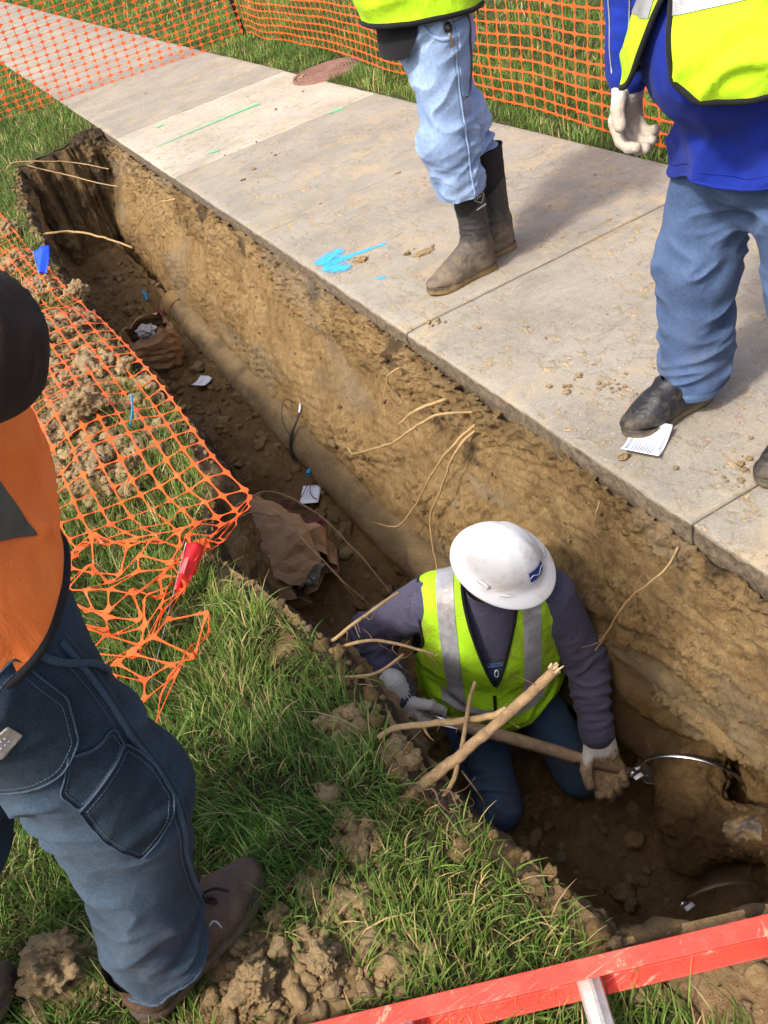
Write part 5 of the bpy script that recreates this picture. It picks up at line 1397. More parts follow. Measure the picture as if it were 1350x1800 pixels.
for s_ in (-1, 1):
    pt = patch(V, F, np.minimum(.027 - np.abs(l + .005 - s_ * (.122 + .02 * (a - H + .2))), np.minimum(a - .235, np.where(front | (a > H - .12), 1, -1))), .0024)
    if pt is not None: sub(vo, add_mesh("reflective_tape", *pt, M['strip_dirty']))
pt = patch(V, F, np.minimum(.027 - np.abs(a - .245 + .03 * np.cos(l * 9)), np.where(front, .165 - np.abs(l), .165)), .0024)
if pt is not None: sub(vo, add_mesh("reflective_tape", *pt, M['strip_dirty']))
trim_loops(P4, V, F, M['trim'], .0055, vo)
zN = normals(V, F); q = [snap_ray(V, zN, A([pel + ax * t + rt * -.012 + fw * .3]), fw, .003)[0] for t in np.linspace(.01, H - .27, 24)]
sub(vo, add_mesh("zip", *strip(lsmooth(A(q), 2, False), .011, fw, .003), M['trim']))
# hands
DG = v3(.405, 1.80, -.715)
glL = wrL + nrm(wrL - elL) * .01
hand_at = v3(.86, 1.42, -.985)                # where the lower hand closes on the shaft
sd_ = nrm(hand_at - DG)
fdL = nrm(A([-.15, -.42, -.9])); glove(P4.root, wrL + fdL * .022, fdL, nrm(np.cross(sd_, fdL)) * -1, -sd_ * 1.0, (.75, .85, .7), M['glove'], (.02, .62), 1.45, .0032, thumb=.9, cuff=.02)
fdR = nrm(A([.12, -.30, -.95])); glove(P4.root, wrR, fdR, nrm(A([.9, .2, .1])), nrm(A([.2, -.9, .3])), (.7, .8, .7), M['glove'], (.0, .35), 1.32, .0032, thumb=.8, cuff=.055)
# head under the hat
hf = nrm(A([.34, -.94, 0])); hup = nrm(A([.10, -.40, 1.0])); hf = nrm(hf - hup * hf.dot(hup))
hc = v3(.785, 1.70, -.245)
head(P4.root, hc, hf, hup)
def hard_hat(c, f_, up_):
    r_ = np.cross(f_, up_); B = np.stack([r_, f_, up_], 1)
    na = 96; th = np.linspace(0, 2 * math.pi, na, endpoint=False)
    prof = [(.0, .118), (.18, .1165), (.36, .111), (.54, .100), (.70, .083), (.82, .063), (.91, .040), (.965, .018), (1.0, .004), (1.06, -.004), (1.15, -.008), (1.25, -.0125), (1.33, -.018), (1.37, -.021), (1.385, -.0235), (1.375, -.026), (1.33, -.0235), (1.2, -.015), (1.0, -.006), (.95, .012)]
    V = []
    for k, (rr, z) in enumerate(prof):
        ca, sa = np.cos(th), np.sin(th)
        wx, wy = .101, .120
        if rr > 1.0: e = rr - 1.0; px = ca * (wx + e * .098); py = sa * (wy + e * .108)
        else: px = ca * wx * rr; py = sa * wy * rr
        zz = np.full(na, z)
        # raised crown ridge running front to back, with two shallow side ridges
        on_dome = sstep(1.0, .75, rr)
        ridge_w = np.exp(-(px / .030) ** 6) * sstep(.122, .07, np.abs(py)) 
        zz += .009 * ridge_w * on_dome
        zz += .004 * np.exp(-((np.abs(px) - .062) / .012) ** 2) * on_dome * sstep(.11, .05, np.abs(py))
        if rr > 1.04: zz += .010 * (sa ** 2 - .4) * -(rr - 1.0) / .38 
        V.append(np.stack([px, py, zz], 1))
    V = np.vstack(V); F = grid_faces(len(prof), na, False, True)
    hat = under(P4.root, add_mesh("hard_hat", V @ B.T + c, F, M['hat']))
    P = lambda x, y, z: B @ A([x, y, z]) + c
    # accessory slots at the sides, front badge
    for s_ in (-1, 1):
        Vb, Fb = box((0, 0, 0), (.012, .040, .012), None, .003); sub(hat, add_mesh("accessory_slot", Vb @ B.T + P(s_ * .106, .004, .006), Fb, M['hat']))
        Vb, Fb = box((0, 0, 0), (.006, .036, .004), None, .001); Rz = A([[math.cos(.7 * s_), -math.sin(.7 * s_), 0], [math.sin(.7 * s_), math.cos(.7 * s_), 0], [0, 0, 1]])
        sub(hat, add_mesh("rim_clip", (Vb @ Rz.T) @ B.T + P(s_ * .094, .074, .004), Fb, M['hat']))
    # curved sticker on the front
    u = np.linspace(-.030, .030, 13); w = np.linspace(.030, .062, 7); S = []
    for ww in w:
        for uu in u:
            rr = np.interp(ww, [.018, .040, .063, .083], [.965, .91, .82, .70]); py = .120 * rr * math.sqrt(max(0, 1 - (uu / (.101 * rr)) ** 2))
            S.append(P(uu, py + .0025, ww + .009 * math.exp(-(uu / .03) ** 6) * sstep(1.0, .75, rr) * sstep(.122, .07, py) + .001))
    S = A(S); st = sub(hat, add_mesh("sticker", S, grid_faces(7, 13)[:, ::-1], M['blue_print']))
    G = S.reshape(7, 13, 3); nv = f_
    ln = np.array([G[3 + int(round(.9 * math.sin(k * .8))), k] for k in range(13)]) + f_ * .0015
    sub(hat, add_mesh("sticker_emblem", *tube(lsmooth(ln, 2, False), .0012, 5), M['white_print']))
    sub(hat, add_mesh("sticker_lettering", *stitches(G[0, 2:11] + f_ * .001 - up_ * .006, f_, L=.004, gap=.002, w=.003), M['cable_black']))
    return hat
hard_hat(hc + hup * .066 + hf * .004, hf, hup)

# ---------- shovel
sv = tag(empty("shovel", tuple(DG)), "long wooden shovel with D grip held by the kneeling worker", "shovel")
tip0 = hand_at + sd_ * .06
gr = nrm(np.cross(sd_, A([0.25, .3, 1.])))
Vt, Ft = tube(catmull([DG + gr * -.052, DG, DG + gr * .052], 9), .016, 10); under(sv, add_mesh("grip", Vt, Ft, M['wood']))
yk = DG + sd_ * .115
for s_ in (-1, 1): 
    Vt, Ft = tube(catmull([DG + gr * .055 * s_, DG + gr * .054 * s_ + sd_ * .04, yk + gr * .022 * s_ - sd_ * .02, yk + gr * .012 * s_ + sd_ * .05], 16), .011, 8, flat=.6); under(sv, add_mesh("yoke_arm", Vt, Ft, M['steel']))
n = 30; t = np.linspace(0, 1, n); path = yk + (tip0 - .10 * sd_ - yk) * t[:, None] + UP * (.012 * np.sin(t * math.pi))[:, None]
Vt, Ft = tube(path, np.interp(t, [0, .2, .8, 1], [.019, .0215, .021, .019]), 14); under(sv, add_mesh("shaft", Vt, Ft, M['wood']))
k0 = path[-1] - sd_ * .06
Vt, Ft = tube(catmull([k0, k0 + sd_ * .08, k0 + sd_ * .17, k0 + sd_ * .24], 20), np.linspace(.0225, .016, 20), 12, flat=.85); sk = under(sv, add_mesh("socket", Vt, Ft, M['blade']))
def blade_pts():
    u = np.linspace(0, 1, 14); v = np.linspace(-1, 1, 13); P = []
    b0 = k0 + sd_ * .20; wv = gr; up_ = nrm(np.cross(gr, sd_)); up_ = up_ if up_[2] > 0 else -up_
    for uu in u:
        hw = np.interp(uu, [0, .06, .3, .7, .9, 1], [.02, .070, .072, .062, .035, .006])
        for vv in v: P.append(b0 + sd_ * (.22 * uu) + wv * hw * vv + up_ * (.022 * vv * vv * (1 - .5 * uu) + .02 * math.sin(uu * 2.2)))
    return A(P), grid_faces(14, 13)
Vb, Fb = blade_pts(); T3 = np.concatenate([Fb[:, [0, 1, 2]], Fb[:, [0, 2, 3]]]); under(sv, add_mesh("blade", *thicken(Vb, T3, .0025), M['blade']))
# ------------------------------------------------------------------ orange barrier nets
def net_mesh(G, node=.011, wu=.0045, wv=.0028, nk=3, seed=0):
    """G[i,j] node positions; i runs along the net (thick strands), j across it"""
    nu, nv = G.shape[:2]; Tu = np.gradient(G, axis=0); Tv = np.gradient(G, axis=1)
    Tu /= np.maximum(np.linalg.norm(Tu, axis=2), 1e-9)[..., None]; Tv /= np.maximum(np.linalg.norm(Tv, axis=2), 1e-9)[..., None]
    r_ = np.random.default_rng(seed); sz = node * r_.uniform(.85, 1.15, (nu, nv, 1))
    s, w = sz, sz * .62
    oct_ = [(1, -.62), (1, .62), (.62, 1), (-.62, 1), (-1, .62), (-1, -.62), (-.62, -1), (.62, -1)]
    N8 = np.stack([G + Tu * a * s + Tv * b * s for a, b in oct_], 2)         # nu,nv,8,3
    V = [N8.reshape(-1, 3)]; n = nu * nv * 8
    idx = np.arange(nu * nv * 8).reshape(nu, nv, 8); F8 = idx.reshape(-1, 8); Fq = []
    def arms(a0, a1, b1, b0, half, D0, D1):
        """from edge (a0,a1) of one node to edge (b0,b1) of the next"""
        nonlocal n
        k0 = a0.size; A0, A1 = V0[a0.ravel()], V0[a1.ravel()]; B0, B1 = V0[b0.ravel()], V0[b1.ravel()]
        ts = np.linspace(0, 1, nk + 2)[1:-1]; rows = [(a0.ravel(), a1.ravel())]
        for t in ts:
            c0 = A0 + (B0 - A0) * t; c1 = A1 + (B1 - A1) * t; mid = (c0 + c1) / 2; d = c1 - c0; L = np.maximum(np.linalg.norm(d, axis=1), 1e-9)[:, None]
            k = (abs(t - .5) * 2) ** 2; hw = half * (1 - k) + np.minimum(L / 2, half * 2.2) * k
            V.append(mid - d / L * hw); V.append(mid + d / L * hw)
            rows.append((n + np.arange(k0), n + k0 + np.arange(k0))); n += 2 * k0
        rows.append((b0.ravel(), b1.ravel()))
        for (p, q), (p2, q2) in zip(rows[:-1], rows[1:]): Fq.append(np.stack([p, p2, q2, q], 1))
    V0 = V[0]
    arms(idx[:-1, :, 0], idx[:-1, :, 1], idx[1:, :, 4], idx[1:, :, 5], wu, None, None)
    arms(idx[:, :-1, 3], idx[:, :-1, 2], idx[:, 1:, 7], idx[:, 1:, 6], wv, None, None)
    return np.concatenate(V), [F8, np.concatenate(Fq)]
def hang(P0, P1, z0, z1, cell=(.105, .061), sag=.05, bow=.05, lean=0.0, shear=0.0, seed=0):
    P0, P1 = A(P0, float), A(P1, float); L = np.linalg.norm(P1 - P0); nu = int(L / cell[0]); nv = int((z1 - z0) / cell[1]) + 1
    t = np.linspace(0, 1, nu); u = np.linspace(0, 1, nv); d = nrm(P1 - P0); nr = np.cross(UP, d)
    T, Uv = np.meshgrid(t, u, indexing='ij')
    p = np.stack([T * L * .8, Uv * 2, T * 0 + seed], -1).reshape(-1, 3); w = fbm(p, 2).reshape(T.shape)
    z = z0 + (z1 - z0) * Uv - sag * np.sin(math.pi * T) * Uv + .02 * w
    off = bow * np.sin(T * math.pi * 2.3 + seed) * (.4 + .6 * Uv) + .03 * w + lean * Uv
    return P0 + d * ((T * L) + shear * Uv)[..., None] + nr * off[..., None] + UP * z[..., None]
post_xy = A([3.085, 9.75, 0])
def net_obj(G, label, th=.0014, **kw):
    V, F = net_mesh(G, **kw)
    o = add_mesh("barrier_net", V, F, M['net'], smooth=False)
    md = o.modifiers.new("thickness", 'SOLIDIFY'); md.thickness = th; md.offset = 0
    return tag(o, label, "barrier net", "orange plastic barrier nets")
G = hang(post_xy + A([-.03, 0, 0]), A([-1.6, 10.85, 0]), .02, 1.22, sag=.10, bow=.05, shear=-.12, seed=2)
net_obj(G, "orange barrier net stretched across the sidewalk beyond the trench", node=.0120, wu=.0017, wv=.0017, seed=1)
A_, B_ = post_xy + A([.02, -.02, 0]), A([2.735, 3.3, 0])
ts = np.linspace(0, 1, 5)
way = A([[3.10, 9.72, 0], [3.03, 8.0, 0], [2.965, 6.7, 0], [2.82, 4.6, 0], [2.755, 3.4, 0], [2.74, 2.0, 0], [2.74, 0.2, 0]])
cur = resample(catmull(way, 200), .105, False)
nv = 21; W_ = np.linspace(0, 1, nv)
T_ = np.gradient(cur, axis=0); T_ /= np.linalg.norm(T_, axis=1)[:, None]; Nn = np.cross(UP, T_)
pp = np.stack([np.repeat(np.arange(len(cur)) * .08, nv), np.tile(W_ * 1.5, len(cur)), np.zeros(len(cur) * nv)], 1); w = fbm(pp, 2).reshape(len(cur), nv)
zb = .045 + .03 * np.interp(cur[:, 1], [3, 5, 8, 9.7], [0, .3, .6, .3])
G = cur[:, None] + UP * (zb[:, None] + 1.2 * W_[None] - .05 * W_[None] * np.sin(np.linspace(0, math.pi, len(cur)))[:, None] + .015 * w)[..., None] + Nn[:, None] * (.05 * w + .10 * W_[None] ** 1.3)[..., None]
net_obj(G, "orange barrier net standing along the far grass edge of the sidewalk", node=.0100, wu=.0036, wv=.0020, seed=2)
def fence_post(x, y, label, lean):
    o = tag(empty("fence_post", (x, y, 0)), label, "fence post", "black steel posts of the orange nets")
    top = A([x, y, 0]) + A([lean[0], lean[1], 1.45]); d = nrm(top - A([x, y, 0])); e1 = nrm(np.cross(d, A([0, 1, 0]))); e2 = np.cross(d, e1)
    prof = [(-.02, -.003), (-.004, -.003), (-.004, -.024), (.004, -.024), (.004, -.003), (.02, -.003), (.02, .003), (-.02, .003)]
    n = 8; Z = np.linspace(-.3, 1, 14); V = np.concatenate([[A([x, y, 0]) + d * z * 1.45 + e1 * a + e2 * b for a, b in prof] for z in Z])
    under(o, add_mesh("stake", V, [grid_faces(14, n, False, True), np.arange(13 * n, 14 * n)[None]], M['post'], smooth=False))
    for k in range(9):
        c = A([x, y, 0]) + d * (.15 + .14 * k) - e2 * .024; Vb, Fb = box(c, (.010, .008, .012), None, .002); under(o, add_mesh("stud", Vb, Fb, M['post']))
    for z in (.45, .95): under(o, add_mesh("wire_tie", *tube(catmull([A([x, y, 0]) + d * z + e1 * .03, A([x, y, 0]) + d * z - e2 * .035, A([x, y, 0]) + d * z - e1 * .03, A([x, y, 0]) + d * z + e2 * .015 - e1 * .02, A([x, y, 0]) + d * (z + .01) + e1 * .10], 24), .002, 5), M['cable_black']))
fence_post(3.085, 9.75, "black steel post at the corner where the two standing nets meet", (-.10, .05))
fence_post(2.72, .25, "black steel post at the near end of the sidewalk net", (.05, 0))
fence_post(-1.62, 10.86, "black steel post at the lawn end of the net across the sidewalk", (.02, .05))
# the net that has fallen on the clods and bunched up at its end
_re = A([[1.62, -.15], [1.70, -.03], [1.78, -.02], [1.86, -.09], [1.94, -.04], [2.02, .03], [2.1, .12], [2.17, .22], [2.26, .275], [2.36, .265], [2.47, .252], [2.87, .250], [3.66, .235], [4.93, .125], [6.0, .07], [6.8, .04], [8.2, -.1]])
ys = np.concatenate([np.arange(8.1, 2.32, -.105), 2.32 - np.cumsum(np.tile([.055, .022, .03, .05, .012], 4))[:13], [1.79, 1.71, 1.635]])
nv = 16; rows = []
rn = np.random.default_rng(12)
for k, y in enumerate(ys):
    bun = float(sstep(2.4, 2.2, y)); x1 = np.interp(y, _re[:, 0], _re[:, 1]); j = np.arange(nv)
    x = x1 - j * (.066 - .004 * bun); yy = y + .012 * np.sin(j * .9 + k) + .03 * bun * rn.normal(0, .7, nv) - .10 * bun * np.sin(j * .55) + j * .004
    x = x + .012 * bun * rn.normal(0, 1, nv) + .004 * np.sin(k * .7)
    z = lawn_z(x, yy) + .050 + .018 * np.sin(j * .7 + k * .5) * (1 - bun) + bun * (.02 * rn.uniform(-1, 1.6, nv) + .02)
    over = np.clip(x - (xl(np.clip(yy, 0, 9)) - .02), 0, 1); z = np.where(over > 0, .045 - over * .22, z)
    rows.append(np.stack([x, yy, z], 1))
G = A(rows)
fallen = net_obj(G, "fallen orange barrier net draped over clods and bunched at the trench lip", th=.0014, node=.0102, wu=.0022, wv=.0019, nk=4, seed=3)

# ------------------------------------------------------------------ manhole cover, paint marks, bits on the sidewalk
mh = tag(empty("manhole_cover", (2.80, 7.07, 0)), "round rusty manhole cover at the grass edge of the sidewalk", "manhole cover")
def disc(prof, n=72): return lathe(prof, n, c=(2.80, 7.07, .006))
under(mh, add_mesh("ring", *disc([(.262, .0), (.264, .010), (.285, .011), (.290, .006), (.290, -.03)]), M['iron']))
prof = [(.0, .006)]
for k in range(9): prof += [(.014 + .026 * k, .006), (.018 + .026 * k, .010), (.028 + .026 * k, .010), (.032 + .026 * k, .006)]
prof += [(.256, .008), (.258, -.01)]
lid = under(mh, add_mesh("lid", *disc(prof), M['iron']))
for k in range(5):
    a = 2.3 + .13 * k; c = A([2.80 + .215 * math.cos(a), 7.07 + .215 * math.sin(a), .0175]); Rz = A([[math.cos(a), -math.sin(a), 0], [math.sin(a), math.cos(a), 0], [0, 0, 1]])
    sub(lid, add_mesh("cast_letter", *box(c, (.03, .012 + .008 * (k % 2), .004), Rz, .001), M['clay_dry']))
def paint(name, poly_line, w, mat, z=.0035, label=None):
    P = resample(catmull(A([[x, y, z] for x, y in poly_line]), 60), .012, False); T = np.gradient(P, axis=0); T /= np.linalg.norm(T, axis=1)[:, None]; B = np.cross(UP, T)
    m = len(P); w = np.interp(np.linspace(0, 1, m), np.linspace(0, 1, len(w)), w)
    offs = A([-1.35, -.8, -.3, .3, .8, 1.35]); al = A([0, .6, 1, 1, .6, 0])
    V = (P[:, None] + B[:, None] * (w[:, None] * offs[None] / 2)[..., None]).reshape(-1, 3)
    e = np.minimum(np.linspace(0, 1, m), np.linspace(1, 0, m)) * m * .012; a = (al[None] * sstep(0, .04, e)[:, None]).reshape(-1)
    return under(walk, add_mesh(name, V, grid_faces(m, 6), mat, col=np.stack([a, a * 0, a * 0], 1)))
paint("green_paint_line", [(1.24, 6.91), (1.5, 6.93), (1.9, 6.95), (2.17, 6.95)], [.015, .03, .045, .06, .075], M['paint_green'])
paint("green_paint_dash", [(1.40, 7.49), (1.53, 7.515)], [.05, .07, .04], M['paint_green'])
paint("green_paint_dash", [(1.43, 6.19), (1.55, 6.165)], [.04, .06, .05], M['paint_green'])
paint("green_paint_dash", [(2.26, 5.955), (2.42, 5.93)], [.04, .07, .05], M['paint_green'])
paint("blue_paint_arrow", [(1.15, 3.66), (1.24, 3.645), (1.36, 3.62), (1.50, 3.585)], [.06, .10, .06, .04, .03], M['paint_blue'], .0035)
paint("blue_paint_arrow", [(1.145, 3.665), (1.22, 3.71), (1.30, 3.735), (1.34, 3.745)], [.05, .13, .11, .06], M['paint_blue'], .0050)
paint("blue_paint_arrow", [(1.145, 3.645), (1.19, 3.59), (1.23, 3.53), (1.27, 3.50)], [.05, .11, .10, .06], M['paint_blue'], .0065)
paint("blue_paint_fleck", [(1.25, 3.30), (1.33, 3.27)], [.02, .04, .02], M['paint_blue'])
rf = np.random.default_rng(5)
flk = []
for k in range(120):
    x = rf.uniform(1.16, 2.6); y = 1.05 + 9 * rf.uniform() ** 2.0
    s = float(np.clip(rf.lognormal(-5.4, .7), .0015, .016)); flk.append((x, y, s * .25 + .001, s))
for cx, cy, n in ((1.30, 3.55, 14), (1.47, 3.38, 8), (1.53, 3.33, 10), (1.7, 3.2, 8), (1.4, 1.9, 14), (1.36, 1.33, 14), (1.45, 1.30, 10), (1.22, 2.76, 12), (1.3, 2.0, 10)):
    for _ in range(n): flk.append((cx + rf.normal(0, .03), cy + rf.normal(0, .03), .003, float(np.clip(rf.lognormal(-5.4, .6), .0015, .010))))
V0s = scatter_clods("clay_flecks", "small dried clay flecks scattered on the sidewalk slabs", flk, rf, M['clod'], 1, "clay flecks", zs=.35)
def flat_clod(name, label, c, s, seed, mat, cat="soil clod", sub_=3, rough=.45, group=None):
    V, F = clod_shapes(1, sub_, seed, rough)[0]; V = V * A(s); V[:, 2] = np.maximum(V[:, 2], -A(s)[2] * .55)
    V = disp(V, F, .12 * min(s) * fbm(V / min(s) * 2.2 + seed, 3)); V = V + A(c)
    return tag(add_mesh(name, V, F, mat, col=np.tile([0.03, .05, .1], (len(V), 1))), label, cat, group)
flat_clod("soil_clod", "flat scrap of mud beside the blue paint arrow", (1.315, 3.535, .006), (.032, .022, .010), 4, M['clod'])
flat_clod("soil_clod", "small dark mud pellet left of the tall rubber boots", (1.475, 3.385, .008), (.020, .014, .010), 8, M['soil'])
flat_clod("soil_clod", "flattened mud patch just behind the tall rubber boots", (1.535, 3.33, .004), (.036, .026, .007), 15, M['clod'])
flat_clod("soil_clod", "large crumbly tan clay clod in the grass between the brown shoes", (-.565, 1.125, .05), (.078, .062, .056), 23, M['clod'], sub_=4)
flat_clod("soil_clod", "broken clay lump in front of the brown shoe beside the ladder", (-.245, .875, .03), (.036, .030, .024), 31, M['clod'], sub_=4)
flat_clod("soil_clod", "fist sized clay lump in the grass above the ladder rail", (-.12, .845, .028), (.030, .026, .022), 37, M['clod'], sub_=4)
flat_clod("soil_clod", "wide pale clay lump under the fallen net near the sleeve", (-.05, 3.15, .12), (.07, .055, .05), 41, M['clod'], sub_=4)
flat_clod("soil_clod", "pointed clay clod on the trench lip beside the upper paper bag", (.19, 4.55, .05), (.06, .05, .055), 47, M['clod'], sub_=4)

# ------------------------------------------------------------------ pipe in the trench
axp = catmull([(1.10, 1.25, -1.0), (1.06, 1.4, -.99), (1.01, 1.7, -.985), (.885, 2.6, -.955), (.862, 4.0, -.95), (.858, 5.2, -.94), (.858, 6.30, -.93)], 260)
pipe = tag(empty("pipe", (.87, 3, -1.05)), "dusty buried pipe exposed along the foot of the trench bank", "pipe")
V, F = tube(axp, np.interp(axp[:, 1], [1.4, 2.4], [.085, .098]), 28); V = V + (fbm(V * 7, 5, .65) * .020)[:, None] * nrm(A([-.6, 0, 1]))
pit_ = 1 - sstep(1.6, 2.4, V[:, 1])
under(pipe, add_mesh("barrel", V, F, M['soil'], col=np.stack([.10 + .45 * pit_, .12 + .8 * pit_, .22 * (1 - pit_)], 1)))
e = axp[-1]
V, F = tube(catmull([e + A([0, -.12, 0]), e + A([0, -.06, 0]), e + A([0, .0, 0]), e + A([0, .05, 0])], 14), np.interp(np.linspace(0, 1, 14), [0, .2, .5, 1], [.10, .112, .125, .122]), 28); under(pipe, add_mesh("bell", V, F, M['pipe']))
V, F = surface(union([rc((1.20, 1.38, -.99), (.97, 1.17, -1.04), .115, .09), rc((1.0, 1.16, -1.04), (.90, 1.10, -1.10), .075, .05), rc((1.02, 1.06, -1.05), (1.14, .93, -1.02), .072, .08)], .05), .007)
V = disp(V, F, .016 * fbm(V * 8, 4, .6) + .008 * np.maximum(ridge(V * 22, 3), -.5))
blk = sstep(.05, .4, fbm(V * A([6, 6, 6]) + 3, 3)) * near(V, (1.04, 1.04, -.95), .12) * 1.6
under(pipe, add_mesh("muddy_fitting", V, F, M['soil'], col=np.stack([np.clip(.30 + .5 * fbm(V * 9, 3), 0, 1), V[:, 0] * 0 + .9, V[:, 0] * 0], 1)))
V2, F2 = surface(union([rc((1.02, 1.07, -1.045), (1.13, .945, -1.015), .073, .081)], .02), .006); V2 = disp(V2, F2, .010 * fbm(V2 * 14, 4, .65)); under(pipe, add_mesh("black_coating", V2, F2, M['pipe_black']))
def band(c, rad, th0, th1, w, label, tail=0.0):
    t = np.linspace(th0, th1, 40); cx, cy, cz = c; hx, hy = math.cos(tail), math.sin(tail)
    P = np.stack([cx + rad * 1.15 * np.cos(t) * hx, cy + rad * 1.15 * np.cos(t) * hy, cz + rad * np.sin(t)], 1); T = np.gradient(P, axis=0); nv_ = np.stack([np.cos(t) * hx, np.cos(t) * hy, np.sin(t)], 1)
    o = tag(empty("hose_clamp", tuple(P[-1])), label, "hose clamp", "steel clamps round the pipe")
    V, F = strip(P, w, nv_, .0022); under(o, add_mesh("band", V, F, M['steel'] if rad > .12 else M['blade']))
    b = P[-1] + nv_[-1] * .008; Vb, Fb = box(b, (.024, .016, .018), None, .003); hs = under(o, add_mesh("screw_housing", Vb, Fb, M['steel']))
    sub(hs, add_mesh("screw", *tube(A([b + A([-.005, 0, .0]), b + A([-.03, -.005, -.012])]), .0055, 8), M['steel'])); sub(hs, add_mesh("tag_strip", *box(b + A([-.01, -.02, -.012]), (.03, .014, .002), None), M['white_print']))
    return o
band((1.03, 1.215, -.985), .138, .1, 2.95, .014, "bright steel hose clamp over the pipe coupling beside the shovel tip", -.86)
band((.90, .96, -1.17), .10, .6, 2.5, .012, "loose steel clamp lying on the dark pit floor", -.4)
# slack cable loop over the pipe and a black puddle-dark sleeve at its foot
cb = tag(empty("cable", (.80, 3.83, -1)), "thin black cable with grey tip looped over the dusty pipe", "cable")
q = catmull([(.79, 3.80, -1.0), (.755, 3.83, -.95), (.79, 3.86, -.86), (.86, 3.89, -.80), (.90, 3.90, -.76)], 30); under(cb, add_mesh("sheath", *tube(q, np.linspace(.011, .0055, 30), 8), M['cable_black']))
under(cb, add_mesh("tip", *tube(A([q[-3], q[-1] + A([.015, .01, .03])]), .006, 8), M['white_print']))
under(cb, add_mesh("loop", *tube(catmull([(.79, 3.86, -.86), (.80, 3.95, -.80), (.86, 4.05, -.76), (.89, 4.0, -.74), (.87, 3.93, -.74)], 24), .0022, 6), M['cable_black']))
# magenta coiled wires
def coil(label, c, n, path, seed):
    r_ = np.random.default_rng(seed); t = np.linspace(0, 2 * math.pi * n, n * 16)
    rad = .038 * (1 + .25 * np.sin(t * .37)); P = np.stack([c[0] + rad * np.cos(t) + .0015 * t, c[1] + rad * np.sin(t) * .9 + .004 * t, c[2] + .012 + .010 * np.sin(t * .5) + .001 * t / 6], 1)
    Q = np.vstack([P, catmull(path, 40)]); o = tag(add_mesh("wire_coil", *tube(lsmooth(Q, 1, False), .0028, 5), M['wire_pink']), label, "wire", "magenta wires on the trench floor"); return o
z1 = trench_at(.62, 3.25) + .004
coil("tangle of magenta wire on the trench floor below the white card", (.60, 3.20, z1), 5, [(.63, 3.30, z1 + .02), (.60, 3.38, z1 + .02), (.66, 3.42, z1 + .02), (.70, 3.45, z1 + .03), (.62, 3.50, z1 + .02), (.57, 3.60, z1 + .01)], 2)
z2 = trench_at(.68, 6.3) + .006
coil("small magenta wire tangle beside the pipe end above the upper bag", (.69, 6.20, z2), 3, [(.70, 6.3, z2 + .03), (.72, 6.4, z2 + .05), (.70, 6.5, z2 + .06)], 3)
tag(add_mesh("tape_end", *tube(catmull([(.69, 6.50, z2 + .05), (.70, 6.54, z2 + .08), (.69, 6.57, z2 + .10)], 8), .012, 8), M['wire_blue']), "blue taped wire end beside the far pipe end", "tape")
# cards
def card(name, label, c, sx, sy, yaw, tilt, prints, bend=.0, cat="card", group="white printed cards"):
    nx, ny = 9, 6; u = np.linspace(-.5, .5, nx); v = np.linspace(-.5, .5, ny); Ug, Vg = np.meshgrid(u, v, indexing='ij')
    Rz = np.array(Matrix.Rotation(yaw, 3, 'Z') @ Matrix.Rotation(tilt[0], 3, 'X') @ Matrix.Rotation(tilt[1], 3, 'Y'))
    def mp(U_, V_, z=0.): 
        q = np.stack([U_ * sx, V_ * sy, bend * (U_ ** 2 * 4) + z + 0 * U_], -1); return q.reshape(-1, 3) @ Rz.T + A(c)
    F = grid_faces(nx, ny); T = np.concatenate([F[:, [0, 1, 2]], F[:, [0, 2, 3]]]); Vc = mp(Ug, Vg)
    if normals(Vc, T)[0].dot(Rz[:, 2]) < 0: T = T[:, ::-1]
    o = tag(empty(name, tuple(A(c))), label, cat, group); under(o, add_mesh("sheet", *thicken(Vc, T, .0006), M['paper'], ))
    for (u0, u1, vv, h_) in prints:
        uu = np.linspace(u0, u1, 8); q = mp(uu, uu * 0 + vv, .0012); under(o, add_mesh("print_line", *strip(q, h_, Rz[:, 2], .0003), M['ink']))
    return o
lines = [(-.42, .42, .38 - .085 * k, .004) for k in range(10)]
card("card", "white printed card pinned under the black overshoe on the slab", (1.265, 1.598, .012), .13, .105, .55, (.10, -.08), [(-.45, .45, .40, .008), (-.45, .3, .25, .003), (-.45, .45, .18, .003), (-.45, .45, .11, .003), (-.45, .35, .04, .003), (-.45, .45, -.03, .003), (-.45, .4, -.10, .003), (-.45, .45, -.17, .003), (-.45, .2, -.24, .003), (-.2, .2, -.40, .008)], .02)
cd = card("card", "white tag card with blue taped wire on the trench floor", (.705, 3.50, trench_at(.70, 3.5) + .035), .165, .095, 1.05, (.12, .10), [(-.3, .3, .2, .003), (-.3, .1, .05, .003)], .0)
under(cd, add_mesh("blue_tape", *tube(catmull([(.745, 3.58, -.925), (.765, 3.60, -.92)], 6), .013, 8), M['wire_blue']))
zc = trench_at(.70, 3.5) + .05
under(cd, add_mesh("wire", *tube(catmull([(.75, 3.585, zc), (.70, 3.53, zc + .008), (.66, 3.50, zc), (.60, 3.50, zc - .02), (.55, 3.47, zc - .035), (.54, 3.55, zc - .02), (.60, 3.62, zc)], 40), .0026, 5), M['wire_pink']))
under(cd, add_mesh("wire", *tube(catmull([(.75, 3.585, zc), (.71, 3.50, zc + .01), (.70, 3.45, zc), (.72, 3.43, zc - .02)], 24), .0026, 5), M['wire_pink']))
card("card", "half buried white card lying near the upper paper bag", (.635, 5.04, trench_at(.63, 5.04) + .03), .16, .085, .9, (.2, .2), [(-.3, .3, .1, .004)], .01)
